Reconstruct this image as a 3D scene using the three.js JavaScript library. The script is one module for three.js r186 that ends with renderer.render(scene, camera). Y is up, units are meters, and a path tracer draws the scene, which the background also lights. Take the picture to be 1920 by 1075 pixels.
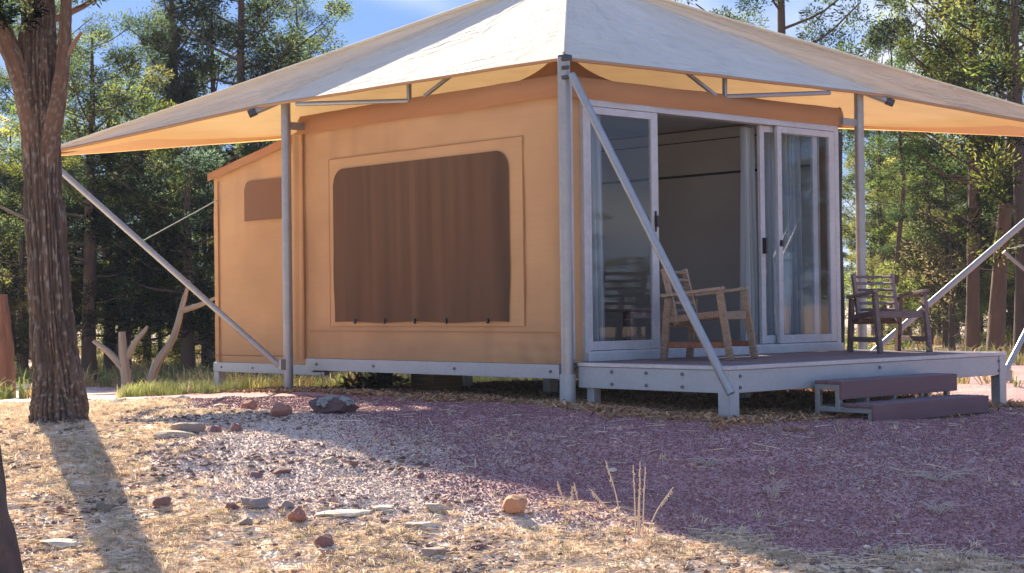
import * as THREE from 'three';
import { RoundedBoxGeometry } from 'three/addons/geometries/RoundedBoxGeometry.js';
import { mergeGeometries, mergeVertices, toCreasedNormals } from 'three/addons/utils/BufferGeometryUtils.js';

// ------------------------------------------------------------------ camera, sky, sun, exposure
// World: floor of the tent at y = 0, its front corner at the origin, the door wall runs along +x, the left wall along -z.
const scene = new THREE.Scene();
const YAW = 0.745, PITCH = 0.012, ROLL = -0.012, EYE = new THREE.Vector3(-9.439, 0.469, 9.624);
const camera = new THREE.PerspectiveCamera(19.858, 1920 / 1075, 0.1, 900);
{
  const f = new THREE.Vector3(Math.sin(YAW) * Math.cos(PITCH), Math.sin(PITCH), -Math.cos(YAW) * Math.cos(PITCH));
  const r = new THREE.Vector3(Math.cos(YAW), 0, Math.sin(YAW)), u = new THREE.Vector3().crossVectors(r, f);
  const r2 = r.clone().multiplyScalar(Math.cos(ROLL)).addScaledVector(u, Math.sin(ROLL));
  const u2 = u.clone().multiplyScalar(Math.cos(ROLL)).addScaledVector(r, -Math.sin(ROLL));
  camera.position.copy(EYE);
  camera.quaternion.setFromRotationMatrix(new THREE.Matrix4().makeBasis(r2, u2, f.clone().negate()));
}
const SUN_AZ = 19.5 * Math.PI / 180, SUN_EL = 28.8 * Math.PI / 180;
const toSun = new THREE.Vector3(Math.sin(SUN_AZ) * Math.cos(SUN_EL), Math.sin(SUN_EL), -Math.cos(SUN_AZ) * Math.cos(SUN_EL));

// ------------------------------------------------------------------ noise
function rng(seed) { let a = seed >>> 0; return () => { a = (a + 0x6d2b79f5) | 0; let t = Math.imul(a ^ (a >>> 15), 1 | a); t = (t + Math.imul(t ^ (t >>> 7), 61 | t)) ^ t; return ((t ^ (t >>> 14)) >>> 0) / 4294967296; }; }
const hash = (x, y, z) => { let h = Math.imul(x, 374761393) + Math.imul(y, 668265263) + Math.imul(z, 1274126177) | 0; h = Math.imul(h ^ (h >>> 13), 1274126177); h ^= h >>> 16; return (h >>> 0) / 4294967296; };
const fade = (t) => t * t * (3 - 2 * t), mix = (a, b, t) => a + (b - a) * t, clamp = (x, a = 0, b = 1) => Math.min(b, Math.max(a, x));
const smooth = (a, b, x) => fade(clamp((x - a) / (b - a)));
function vn(x, y, z = 0, per = 0) {
  const X = Math.floor(x), Y = Math.floor(y), Z = Math.floor(z), fx = fade(x - X), fy = fade(y - Y), fz = fade(z - Z);
  const w = per ? (n) => ((n % per) + per) % per : (n) => n;
  const h = (i, j, k) => hash(w(X + i), w(Y + j), Z + k);
  const l0 = mix(mix(h(0, 0, 0), h(1, 0, 0), fx), mix(h(0, 1, 0), h(1, 1, 0), fx), fy);
  if (!fz) return l0;
  return mix(l0, mix(mix(h(0, 0, 1), h(1, 0, 1), fx), mix(h(0, 1, 1), h(1, 1, 1), fx), fy), fz);
}
function fbm(x, y, z = 0, oct = 4, per = 0) { let s = 0, a = 0.5, n = 0; for (let i = 0; i < oct; i++) { s += a * vn(x, y, z + i * 7, per); n += a; a *= 0.5; x *= 2; y *= 2; per *= 2; } return s / n; }

// the sky: clear blue, thin high wisps of cloud
{
  const w = 1024, h = 512, d = new Float32Array(w * h * 4), sun = toSun;
  for (let j = 0; j < h; j++) for (let i = 0; i < w; i++) {
    const el = ((j + 0.5) / h - 0.5) * Math.PI, az = ((i + 0.5) / w - 0.5) * 2 * Math.PI;
    const y = Math.sin(el), x = Math.cos(el) * Math.cos(az), z = Math.cos(el) * Math.sin(az);
    const e = Math.max(y, 0), k = Math.pow(1 - e, 9), cs = x * sun.x + y * sun.y + z * sun.z;
    let c = [mix(0.034, 0.20, k), mix(0.108, 0.28, k), mix(0.30, 0.37, k)];
    const glow = 0.14 * Math.exp((cs - 1) * 30) + 0.03 * Math.exp((cs - 1) * 4);
    c = [c[0] + glow * 1.1, c[1] + glow * 1.05, c[2] + glow];
    const px = x / (y + 0.22), pz = z / (y + 0.22);
    const cl = smooth(0.50, 0.80, fbm(px * 2.1 + 3, pz * 3.4 + 9 + 0.7 * fbm(px * 3, pz * 3, 5), 2, 5)) * 0.75 * smooth(-0.02, 0.08, y);
    const white = [0.46, 0.46, 0.46];
    for (let q = 0; q < 3; q++) c[q] = mix(c[q], white[q], cl);
    if (y < 0) { const b = smooth(0, -0.06, y); c = [mix(c[0], 0.16, b), mix(c[1], 0.13, b), mix(c[2], 0.10, b)]; }
    d.set([c[0], c[1], c[2], 1], (j * w + i) * 4);
  }
  const t = new THREE.DataTexture(d, w, h, THREE.RGBAFormat, THREE.FloatType);
  t.mapping = THREE.EquirectangularReflectionMapping; t.magFilter = THREE.LinearFilter; t.minFilter = THREE.LinearFilter; t.wrapS = THREE.RepeatWrapping; t.needsUpdate = true;
  scene.background = t; scene.environment = t;
}
const sunLight = new THREE.DirectionalLight(new THREE.Color(1.0, 0.90, 0.72), 5.0);
sunLight.position.copy(toSun).multiplyScalar(60); sunLight.target.position.set(0, 0, 0);
sunLight.castShadow = true; sunLight.shadow.radius = 1;
Object.assign(sunLight.shadow.camera, { left: -30, right: 30, top: 25, bottom: -25, near: 1, far: 140 });
sunLight.shadow.mapSize.set(4096, 4096);
scene.add(sunLight, sunLight.target);
scene.fog = new THREE.FogExp2(new THREE.Color(0.86, 0.90, 0.95), 0.0007);
const renderer = new THREE.WebGLRenderer({ antialias: true });
renderer.setSize(1024, 573);
renderer.toneMapping = THREE.LinearToneMapping;
renderer.toneMappingExposure = 3.05;
renderer.shadowMap.enabled = true;

// ------------------------------------------------------------------ small tools
const V = (x, y, z) => new THREE.Vector3(x, y, z);
const FX = Math.sin(YAW), FZ = -Math.cos(YAW), RX = Math.cos(YAW), RZ = Math.sin(YAW);
const site = (across, away) => [EYE.x + FX * away + RX * across, EYE.z + FZ * away + RZ * across];   // metres along the two axes of the clearing
const acrossOf = (x, z) => (x - EYE.x) * RX + (z - EYE.z) * RZ, awayOf = (x, z) => (x - EYE.x) * FX + (z - EYE.z) * FZ;
const used = new Map();
function numbered(n) { const k = used.get(n) || 0; used.set(n, k + 1); return k ? n + '_' + String(k).padStart(3, '0') : n; }
function tag(o, label, category, group, kind) { o.userData = {}; if (label) o.userData.label = label; if (category) o.userData.category = category; if (group) o.userData.group = group; if (kind) o.userData.kind = kind; return o; }
function thing(name, label, category, pos = [0, 0, 0], turn = 0, group) {
  const o = new THREE.Group(); o.name = numbered(name); o.position.set(...pos); o.rotation.y = turn; scene.add(o);
  return tag(o, label, category, group);
}
function part(name, geo, mat, parent = scene) {
  const m = new THREE.Mesh(Array.isArray(geo) ? mergeGeometries(geo.map(plain)) : geo, mat);
  m.name = parent === scene ? numbered(name) : name; m.castShadow = m.receiveShadow = true; parent.add(m); return m;
}
function plain(g) { const q = g.index ? g.toNonIndexed() : g; for (const k of Object.keys(q.attributes)) if (!['position', 'normal', 'uv'].includes(k)) q.deleteAttribute(k); return q; }
function copyOf(o, label, pos, turn, scale, group) {
  const c = o.clone(); c.name = numbered(o.name.replace(/_\d{3}$/, '')); c.userData = { ...o.userData }; if (label) c.userData.label = label; if (group) c.userData.group = group;
  c.position.set(...pos); c.rotation.y = turn; if (scale) Array.isArray(scale) ? c.scale.set(...scale) : c.scale.setScalar(scale); scene.add(c); return c;
}
// uv in metres from the largest-axis projection of each face
function boxUV(g) {
  if (g.index) g = g.toNonIndexed();
  const p = g.attributes.position, uv = new Float32Array(p.count * 2), a = V(), b = V(), c = V(), n = V();
  for (let i = 0; i < p.count; i += 3) {
    a.fromBufferAttribute(p, i); b.fromBufferAttribute(p, i + 1); c.fromBufferAttribute(p, i + 2);
    n.crossVectors(b.clone().sub(a), c.clone().sub(a)); n.set(Math.abs(n.x), Math.abs(n.y), Math.abs(n.z));
    [a, b, c].forEach((q, k) => { const [s, t] = n.x >= n.y && n.x >= n.z ? [q.z, q.y] : n.y >= n.z ? [q.x, q.z] : [q.x, q.y]; uv[(i + k) * 2] = s; uv[(i + k) * 2 + 1] = t; });
  }
  g.setAttribute('uv', new THREE.BufferAttribute(uv, 2)); return g;
}
function box(w, h, d, x = 0, y = 0, z = 0, r = 0.004) {
  r = Math.min(r, w * 0.45, h * 0.45, d * 0.45);
  const g = new RoundedBoxGeometry(w, h, d, 1, r); g.translate(x, y, z); return boxUV(g);
}
const boxTo = (x0, x1, y0, y1, z0, z1, r) => box(x1 - x0, y1 - y0, z1 - z0, (x0 + x1) / 2, (y0 + y1) / 2, (z0 + z1) / 2, r);
function along(g, a, b) {   // a geometry that runs along +y from 0 to 1 is laid from a to b
  const d = b.clone().sub(a), q = new THREE.Quaternion().setFromUnitVectors(V(0, 1, 0), d.clone().normalize());
  g.applyMatrix4(new THREE.Matrix4().compose(a, q, V(1, 1, 1))); return g;
}
function rod(a, b, r, r2 = r, seg = 14) {
  const L = a.distanceTo(b), g = new THREE.CylinderGeometry(r2, r, L, seg, 1); g.translate(0, L / 2, 0);
  const uv = g.attributes.uv; for (let i = 0; i < uv.count; i++) uv.setXY(i, uv.getX(i) * 6.28 * r, uv.getY(i) * L);
  return along(g, a, b);
}
function beam(a, b, w, d, twist = 0, r = 0.004) {
  const L = a.distanceTo(b), g = new RoundedBoxGeometry(w, L, d, 1, Math.min(r, w * 0.4, d * 0.4)); g.translate(0, L / 2, 0); g.rotateY(twist);
  return along(boxUV(g), a, b);
}
// a sheet from a function (s, t) -> Vector3; uv in metres
function sheet(ns, nt, fn, us = 1, ut = 1) {
  const pos = [], uv = [], idx = [];
  for (let j = 0; j <= nt; j++) for (let i = 0; i <= ns; i++) { const p = fn(i / ns, j / nt); pos.push(p.x, p.y, p.z); uv.push(i / ns * us, j / nt * ut); }
  for (let j = 0; j < nt; j++) for (let i = 0; i < ns; i++) { const a = j * (ns + 1) + i; idx.push(a, a + 1, a + ns + 2, a, a + ns + 2, a + ns + 1); }
  const g = new THREE.BufferGeometry(); g.setAttribute('position', new THREE.Float32BufferAttribute(pos, 3)); g.setAttribute('uv', new THREE.Float32BufferAttribute(uv, 2)); g.setIndex(idx); g.computeVertexNormals(); return g;
}
// a tube swept along points with radii; bump(angle, metres) moves the surface, tint(angle, metres, bump) colours it
function sweep(pts, radii, seg, rows, bump, tint) {
  const curve = new THREE.CatmullRomCurve3(pts), L = curve.getLength(), pos = [], uv = [], col = [], idx = [];
  const rc = (t) => { const f = t * (radii.length - 1), i = Math.min(Math.floor(f), radii.length - 2); return mix(radii[i], radii[i + 1], f - i); };
  let nx = V(1, 0, 0);
  for (let j = 0; j <= rows; j++) {
    const t = j / rows, c = curve.getPoint(t), tg = curve.getTangent(t), r = rc(t);
    const side = nx.clone().addScaledVector(tg, -nx.dot(tg)).normalize(), up = V().crossVectors(tg, side); nx = side;
    for (let i = 0; i <= seg; i++) {
      const a = (i % seg) / seg * 6.283185, b = bump ? bump(a, t * L, r) : 0, q = c.clone().addScaledVector(side, Math.cos(a) * (r + b)).addScaledVector(up, Math.sin(a) * (r + b));
      pos.push(q.x, q.y, q.z); uv.push(i / seg * 6.28 * radii[0], t * L); if (tint) col.push(...tint(a, t * L, b));
    }
  }
  for (let j = 0; j < rows; j++) for (let i = 0; i < seg; i++) { const a = j * (seg + 1) + i; idx.push(a, a + 1, a + seg + 2, a, a + seg + 2, a + seg + 1); }
  const g = new THREE.BufferGeometry(); g.setAttribute('position', new THREE.Float32BufferAttribute(pos, 3)); g.setAttribute('uv', new THREE.Float32BufferAttribute(uv, 2));
  if (tint) g.setAttribute('color', new THREE.Float32BufferAttribute(col, 3));
  g.setIndex(idx); g.computeVertexNormals(); return g;
}

// ------------------------------------------------------------------ textures and materials
function tex(n, fn, metres, srgb = false) {   // fn(u, v) in 0..1 -> [r, g, b] in 0..1 linear
  const d = new Uint8Array(n * n * 4);
  for (let j = 0; j < n; j++) for (let i = 0; i < n; i++) { const c = fn(i / n, j / n); for (let q = 0; q < 3; q++) d[(j * n + i) * 4 + q] = clamp(c[q]) * 255; d[(j * n + i) * 4 + 3] = 255; }
  const t = new THREE.DataTexture(d, n, n, THREE.RGBAFormat); t.wrapS = t.wrapT = THREE.RepeatWrapping; t.magFilter = THREE.LinearFilter; t.minFilter = THREE.LinearFilter;
  const [a, b] = Array.isArray(metres) ? metres : [metres, metres]; t.repeat.set(1 / a, 1 / b); t.needsUpdate = true; if (srgb) t.colorSpace = THREE.SRGBColorSpace; return t;
}
const grey = (v) => [v, v, v];
const mottle = tex(512, (u, v) => grey(0.62 + 0.38 * (0.6 * fbm(u * 6, v * 6, 1, 5, 6) + 0.4 * fbm(u * 40, v * 40, 2, 2, 40))), 0.9);
const spangle = tex(512, (u, v) => {   // zinc crystals: cells of slightly different tone
  const n = 28, x = u * n, y = v * n; let best = 9, id = 0;
  for (let j = -1; j <= 1; j++) for (let i = -1; i <= 1; i++) { const cx = Math.floor(x) + i, cy = Math.floor(y) + j, wx = ((cx % n) + n) % n, wy = ((cy % n) + n) % n, dx = cx + hash(wx, wy, 3) - x, dy = cy + hash(wx, wy, 4) - y, d = dx * dx + dy * dy; if (d < best) { best = d; id = hash(wx, wy, 5); } }
  return grey(0.78 + 0.07 * id + 0.15 * fbm(u * 5, v * 5, 8, 4, 5));
}, 0.8);
const weave = tex(512, (u, v) => { const th = 0.5 + 0.5 * Math.sin(v * 6.283 * 64 + 1.5 * vn(u * 16, v * 16, 3, 16)); return grey(0.25 * th + 0.75 * fbm(u * 3, v * 12, 4, 4, 0)); }, 0.6);
const canvasTone = tex(512, (u, v) => { const f = fbm(u * 4, v * 4, 1, 5, 4), line = vn(u * 8, v * 128, 2, 128), k = 0.76 + 0.24 * f + 0.035 * line; return [k, k * (0.98 + 0.02 * f), k * 0.97]; }, [2.2, 1.7]);
const crinkle = tex(1024, (u, v) => {
  const w = 0.35 * fbm(u * 6, v * 6, 6, 3, 6), r1 = 1 - Math.abs(2 * vn(u * 10 + w * 4, v * 26 + w * 5, 1) - 1), r2 = 1 - Math.abs(2 * vn(u * 30 + w * 6, v * 60 + w * 3, 2) - 1);
  const patch = smooth(0.42, 0.62, fbm(u * 4, v * 4, 11, 3, 4));
  const e = Math.min(1, u * 20, (1 - u) * 20, v * 20, (1 - v) * 20);
  return grey(e * (0.15 * fbm(u * 5, v * 5, 9, 3, 5) + patch * (0.45 * r1 * r1 + 0.3 * r2 * r2)));
}, 3.4);
const flyTone = tex(512, (u, v) => { const f = fbm(u * 5, v * 5, 21, 5, 5), g = fbm(u * 24, v * 24, 22, 3, 24), k = 0.76 + 0.24 * f - 0.08 * smooth(0.55, 0.8, g); return [k, k * 0.99, k * (0.95 + 0.04 * f)]; }, 2.9);
const ripple = tex(256, (u, v) => grey(0.5 + 0.5 * Math.sin(6.283 * (v * 8 + 0.25 * vn(u * 4, v * 4, 3, 4)))), 1.4);
const grainWood = tex(512, (u, v) => { const r = fbm(u * 4, v * 60, 3, 4, 0), s = fbm(u * 3, v * 8, 8, 3, 0); return [0.35 + 0.65 * r, 0.33 + 0.62 * r * (0.8 + 0.2 * s), 0.32 + 0.6 * r]; }, [1.1, 0.5]);
const grainDeck = tex(512, (u, v) => { const r = vn(u * 3, v * 110, 3), s = fbm(u * 5, v * 5, 8, 4, 5); return grey(0.66 + 0.16 * r + 0.18 * s); }, [1.3, 0.6]);
const bark = tex(512, (u, v) => { const f = fbm(u * 22 + 1.5 * fbm(u * 6, v * 3, 4, 2, 0), v * 5, 2, 4, 0); return grey(f); }, [0.8, 1.1]);
const rockTone = tex(512, (u, v) => { const f = fbm(u * 6, v * 6, 31, 5, 6), g = fbm(u * 30, v * 30, 32, 2, 30); return grey(0.55 + 0.3 * f + 0.2 * g); }, 0.35);
const soil = tex(1024, (u, v) => {
  const a = fbm(u * 7, v * 7, 41, 5, 7), b = vn(u * 150, v * 150, 42, 150), c = vn(u * 75, v * 75, 43, 75), k = 0.52 + 0.26 * a + 0.22 * b + (c > 0.8 ? 0.16 : 0) - (c < 0.16 ? 0.22 : 0);
  return [k, k * (0.97 + 0.05 * (b - 0.5)), k * (0.94 + 0.08 * (c - 0.5))];
}, 2.3);
const soilBump = tex(1024, (u, v) => grey(0.5 * fbm(u * 16, v * 16, 44, 4, 16) + 0.5 * vn(u * 150, v * 150, 42, 150)), 2.3);

const rgb = (r, g, b) => new THREE.Color().setRGB(r, g, b);
const std = (c, o = {}) => new THREE.MeshStandardMaterial({ color: rgb(...c), roughness: 0.85, side: THREE.DoubleSide, ...o });
const thin = (c, o = {}) => new THREE.MeshPhysicalMaterial({ color: rgb(...c), roughness: 1, side: THREE.DoubleSide, thickness: 0, ...o });
const M = {
  galv: std([0.36, 0.365, 0.365], { metalness: 0.5, roughness: 0.48, map: spangle, roughnessMap: mottle }),
  fascia: std([0.44, 0.47, 0.48], { metalness: 0.35, roughness: 0.5, map: spangle }),
  trim: std([0.58, 0.58, 0.58], { metalness: 0.4, roughness: 0.4, map: mottle }),
  bolt: std([0.16, 0.16, 0.18], { metalness: 0.6, roughness: 0.5 }),
  darkMetal: std([0.06, 0.065, 0.075], { metalness: 0.4, roughness: 0.5 }),
  canvas: std([0.60, 0.345, 0.160], { map: canvasTone, bumpMap: weave, bumpScale: 0.002, roughness: 0.95 }),
  canvasWall: std([0.60, 0.345, 0.160], { map: canvasTone, bumpMap: weave, bumpScale: 0.0012, roughness: 0.95, vertexColors: true }),
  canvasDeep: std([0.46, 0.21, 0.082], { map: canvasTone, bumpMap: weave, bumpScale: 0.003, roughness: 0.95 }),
  seam: std([0.40, 0.19, 0.075], { roughness: 1 }),
  flyTop: thin([0.86, 0.77, 0.61], { map: flyTone, bumpMap: crinkle, bumpScale: 0.016, transmission: 0.26 }),
  flyLining: thin([0.92, 0.76, 0.50], { bumpMap: ripple, bumpScale: 0.008, transmission: 0.6 }),
  flyBand: thin([0.86, 0.54, 0.22], { transmission: 0.55 }),
  hem: std([0.42, 0.24, 0.12], { roughness: 0.9 }),
  blind: std([0.118, 0.060, 0.027], { roughness: 0.95, vertexColors: true, bumpMap: weave, bumpScale: 0.001 }),
  white: std([0.56, 0.55, 0.55], { roughness: 0.4, map: mottle }),
  glass: new THREE.MeshPhysicalMaterial({ color: rgb(0.84, 0.88, 0.92), roughness: 0.02, transmission: 1, thickness: 0, ior: 1.52, side: THREE.DoubleSide }),
  black: std([0.015, 0.015, 0.018], { roughness: 0.4 }),
  lining: std([0.60, 0.575, 0.54], { roughness: 0.95, map: canvasTone }),
  liningSeam: std([0.04, 0.04, 0.045], { roughness: 1 }),
  curtain: thin([0.50, 0.53, 0.53], { transmission: 0.25 }),
  floor: std([0.22, 0.17, 0.13], { roughness: 0.6, map: grainDeck }),
  deck: [0, 1, 2].map((k) => std([0.20 + 0.02 * k, 0.115 + 0.008 * k, 0.105 + 0.008 * k], { roughness: 0.75, map: grainDeck })),
  tread: std([0.185, 0.10, 0.105], { roughness: 0.7, map: grainDeck }),
  wood: [std([0.42, 0.31, 0.19], { map: grainWood }), std([0.34, 0.245, 0.155], { map: grainWood }), std([0.48, 0.37, 0.25], { map: grainWood })],
  woodRed: std([0.36, 0.15, 0.07], { map: grainWood }),
  woodDark: [std([0.29, 0.21, 0.18], { map: grainWood }), std([0.22, 0.145, 0.12], { map: grainWood }), std([0.36, 0.28, 0.25], { map: grainWood })],
  pier: std([0.50, 0.34, 0.16], { map: grainWood }),
  linen: std([0.72, 0.72, 0.74], { roughness: 0.95 }),
  blanket: std([0.10, 0.10, 0.13], { roughness: 0.95 }),
  bark: std([1, 1, 1], { vertexColors: true, roughness: 0.95, bumpMap: bark, bumpScale: 0.02 }),
  leaf: thin([2.6, 2.6, 2.6], { vertexColors: true, transmission: 0.5, roughness: 0.9, specularIntensity: 0.3 }),
  grass: thin([1, 1, 1], { transmission: 0.3, specularIntensity: 0.3 }),
  rope: std([0.45, 0.55, 0.42]),
};

// ------------------------------------------------------------------ the ground
function groundBase(x, z) {
  const b = -0.345 - 0.02 * clamp(x, -1, 6) - 0.03 * clamp(z, 0, 4) - 0.04 * clamp(-z - 3.5, 0, 5);
  const d = 11.7 - awayOf(x, z), w = 0.9, k = 0.2;
  const drop = d < -w ? 0 : d < w ? k * (d + w) * (d + w) / (4 * w) : d < 9 ? k * d : k * 9;
  return b - drop;
}
function ground(x, z) {
  const far = smooth(14, 26, Math.hypot(x, z));
  return groundBase(x, z) + 0.05 * (fbm(x * 0.9, z * 0.9, 51, 3) - 0.5) + 0.05 * (fbm(x * 4, z * 4, 52, 3) - 0.5) + far * 0.5 * (fbm(x * 0.08, z * 0.08, 53, 3) - 0.5);
}
function strawness(x, z) {   // 1 where dry grass covers the soil, 0 on the gravel of the pad
  const R = acrossOf(x, z), T = awayOf(x, z), n = (fbm(x * 1.3, z * 1.3, 61, 3) - 0.5);
  const front = smooth(-0.25, 0.35, 9.95 - 0.29 * Math.max(R + 0.84, -0.6) - T + n * 1.5);
  const left = smooth(-0.3, 0.5, -1.55 - 0.35 * (T - 10) - R + n * 1.6);
  return Math.max(front, left);
}
const sunPale = (x, z) => { const R = acrossOf(x, z), T = awayOf(x, z); return smooth(0.25, -1.0, R + 1.43 - (12.2 - T) * 0.87 + (fbm(x * 1.1, z * 1.1, 67, 3) - 0.5) * 1.4); };   // sunlit paleness put into the ground colour, beyond the edge of the tent shadow
const litter = (x, z) => {   // leaf and bark litter close to the floor of the tent and under it
  const dx = Math.max(-x, x - 3.8, 0), dz = Math.max(z - 1.75, -z - 6, 0), d = Math.hypot(dx, dz);
  return smooth(0.62, 0.2, d + (fbm(x * 2.5, z * 2.5, 63, 3) - 0.5) * 0.9);
};
{
  const line = (lo, hi, step, far) => { const a = []; for (let v = lo; v <= hi + 1e-6; v += step) a.push(v); let s = step; for (let v = hi; v < far;) { s *= 1.22; v += s; a.push(v); } s = step; for (let v = lo; v > -far;) { s *= 1.22; v -= s; a.unshift(v); } return a; };
  const xs = line(-7.5, 5.5, 0.055, 320), zs = line(-4.5, 6.5, 0.055, 320), pos = [], col = [], uv = [], idx = [];
  for (const z of zs) for (const x of xs) {
    pos.push(x, ground(x, z), z); uv.push(x, z);
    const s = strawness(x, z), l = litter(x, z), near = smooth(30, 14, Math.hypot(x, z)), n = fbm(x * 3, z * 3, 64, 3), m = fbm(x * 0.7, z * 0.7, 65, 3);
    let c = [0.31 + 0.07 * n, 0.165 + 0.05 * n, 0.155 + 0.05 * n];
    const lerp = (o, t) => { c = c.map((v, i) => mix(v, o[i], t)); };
    lerp([0.62, 0.49, 0.38], 0.8 * sunPale(x, z)); lerp([0.40, 0.31, 0.25], 0.4 * smooth(0.45, 0.7, m));  // first blend paints the pad paler on its sunlit side
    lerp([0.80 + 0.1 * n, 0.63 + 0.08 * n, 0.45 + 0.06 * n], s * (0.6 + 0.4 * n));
    lerp([0.44, 0.27, 0.14], l * 0.85);
    lerp([0.44, 0.31, 0.21], (1 - near) * 0.9);
    col.push(...c);
  }
  const nx = xs.length;
  for (let j = 0; j < zs.length - 1; j++) for (let i = 0; i < nx - 1; i++) { const a = j * nx + i; idx.push(a, a + nx, a + nx + 1, a, a + nx + 1, a + 1); }
  const g = new THREE.BufferGeometry(); g.setAttribute('position', new THREE.Float32BufferAttribute(pos, 3)); g.setAttribute('uv', new THREE.Float32BufferAttribute(uv, 2)); g.setAttribute('color', new THREE.Float32BufferAttribute(col, 3)); g.setIndex(idx); g.computeVertexNormals();
  const m = part('ground', g, std([1.5, 1.5, 1.5], { vertexColors: true, map: soil, bumpMap: soilBump, bumpScale: 0.012, roughness: 1 }));
  tag(m, 'red brown soil and purple gravel ground of the bush clearing', 'ground', null, 'structure');
}
// loose cover of the ground: gravel, dry grass, litter, green grass; each too many to count
{
  const scatter = (name, label, category, geo, mat, count, seed, pick, paint, size, flat = 0.4) => {
    const r = rng(seed), list = [];
    for (let tries = 0; tries < count * 12 && list.length < count; tries++) { const q = pick(r); if (q && r() < q[2]) list.push([q[0], q[1]]); }
    const m = new THREE.InstancedMesh(geo, mat, list.length), o = new THREE.Object3D(), c = new THREE.Color(); m.name = name;
    list.forEach(([x, z], i) => {
      const s = size(r, x, z); o.position.set(x, ground(x, z) + s[1], z); o.rotation.set((r() - 0.5) * flat, r() * 6.283, (r() - 0.5) * flat); o.scale.set(s[0] * (0.8 + 0.4 * r()), s[0] * s[2], s[0] * (0.8 + 0.4 * r())); o.updateMatrix(); m.setMatrixAt(i, o.matrix);
      c.setRGB(...paint(r, x, z)); m.setColorAt(i, c);
    });
    m.castShadow = m.receiveShadow = true; scene.add(m); return tag(m, label, category, null, 'stuff');
  };
  const pebble = new THREE.IcosahedronGeometry(1, 0); { const p = pebble.attributes.position; for (let i = 0; i < p.count; i++) { const k = 0.75 + 0.5 * hash(Math.round(p.getX(i) * 9), Math.round(p.getY(i) * 9), Math.round(p.getZ(i) * 9)); p.setXYZ(i, p.getX(i) * k, p.getY(i) * k * 0.7, p.getZ(i) * k); } pebble.computeVertexNormals(); }
  const field = (lo, hi) => (r) => { const T = mix(lo, hi, Math.pow(r(), 1.0)), R = (r() - 0.5) * 0.72 * T; return [...site(R, T)]; };
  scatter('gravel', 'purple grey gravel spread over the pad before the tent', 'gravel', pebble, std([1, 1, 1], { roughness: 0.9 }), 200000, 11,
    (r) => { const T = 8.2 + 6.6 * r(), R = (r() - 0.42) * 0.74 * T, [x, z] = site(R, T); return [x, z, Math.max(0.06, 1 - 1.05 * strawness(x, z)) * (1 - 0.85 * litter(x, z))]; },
    (r, x, z) => { const k = 0.65 + 0.8 * r(), t = r(); if (r() < 0.85 * sunPale(x, z)) return [0.60 * k, 0.46 * k, 0.36 * k]; return t < 0.62 ? [0.26 * k, 0.105 * k, 0.112 * k] : t < 0.92 ? [0.31 * k, 0.16 * k, 0.14 * k] : t < 0.965 ? [0.46 * k, 0.34 * k, 0.28 * k] : [0.14 * k, 0.08 * k, 0.08 * k]; },  // stones coloured beige on the sunlit side, purple towards the tent shadow
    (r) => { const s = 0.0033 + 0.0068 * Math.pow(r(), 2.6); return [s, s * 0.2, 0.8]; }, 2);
  // tufts: thin bent blades leaning out of one foot
  const tuft = (n, h, lean, w, seed) => {
    const r = rng(seed), pos = [], idx = [];
    for (let k = 0; k < n; k++) {
      const a = r() * 6.283, l = lean * (0.3 + r()), hh = h * (0.5 + 0.7 * r()), bx = (r() - 0.5) * 0.7 * h, bz = (r() - 0.5) * 0.7 * h, ca = Math.cos(a), sa = Math.sin(a), ww = w * (0.7 + 0.6 * r()), tw = a + 1.57 + (r() - 0.5), cx = Math.cos(tw) * ww, cz = Math.sin(tw) * ww, i0 = pos.length / 3;
      pos.push(bx - cx, -0.01, bz - cz, bx + cx, -0.01, bz + cz, bx + ca * l * 0.45 * hh - cx * 0.8, hh * 0.7, bz + sa * l * 0.45 * hh - cz * 0.8, bx + ca * l * 0.45 * hh + cx * 0.8, hh * 0.7, bz + sa * l * 0.45 * hh + cz * 0.8, bx + ca * l * 1.5 * hh, hh * (1.05 - 0.25 * l), bz + sa * l * 1.5 * hh);
      idx.push(i0, i0 + 1, i0 + 3, i0, i0 + 3, i0 + 2, i0 + 2, i0 + 3, i0 + 4);
    }
    const g = new THREE.BufferGeometry(); g.setAttribute('position', new THREE.Float32BufferAttribute(pos, 3)); g.setIndex(idx); g.computeVertexNormals(); return g;
  };
  const straw = (r) => { const k = 0.7 + 0.5 * r(), t = r(); return t < 0.6 ? [0.90 * k, 0.72 * k, 0.50 * k] : t < 0.85 ? [0.72 * k, 0.53 * k, 0.35 * k] : t < 0.97 ? [0.88 * k, 0.74 * k, 0.54 * k] : [0.45 * k, 0.40 * k, 0.20 * k]; };
  scatter('dry_grass', 'short matted straw coloured dry grass in the sunlit foreground', 'dry grass', tuft(16, 0.05, 1.5, 0.0022, 5), M.grass, 8500, 12,
    (r) => { const T = 8.0 + 6.5 * r(), R = (r() - 0.5) * 0.74 * T, [x, z] = site(R, T), c = smooth(0.36, 0.6, fbm(x * 2.4, z * 2.4, 81, 3)); return [x, z, Math.hypot(x + 3.74, z + 1.46) < 0.42 ? 1 : strawness(x, z) * (0.06 + 0.94 * c) + 0.008]; },
    straw, (r) => [0.5 + 0.8 * r() * r(), -0.003, 0.8], 0.5);
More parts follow.
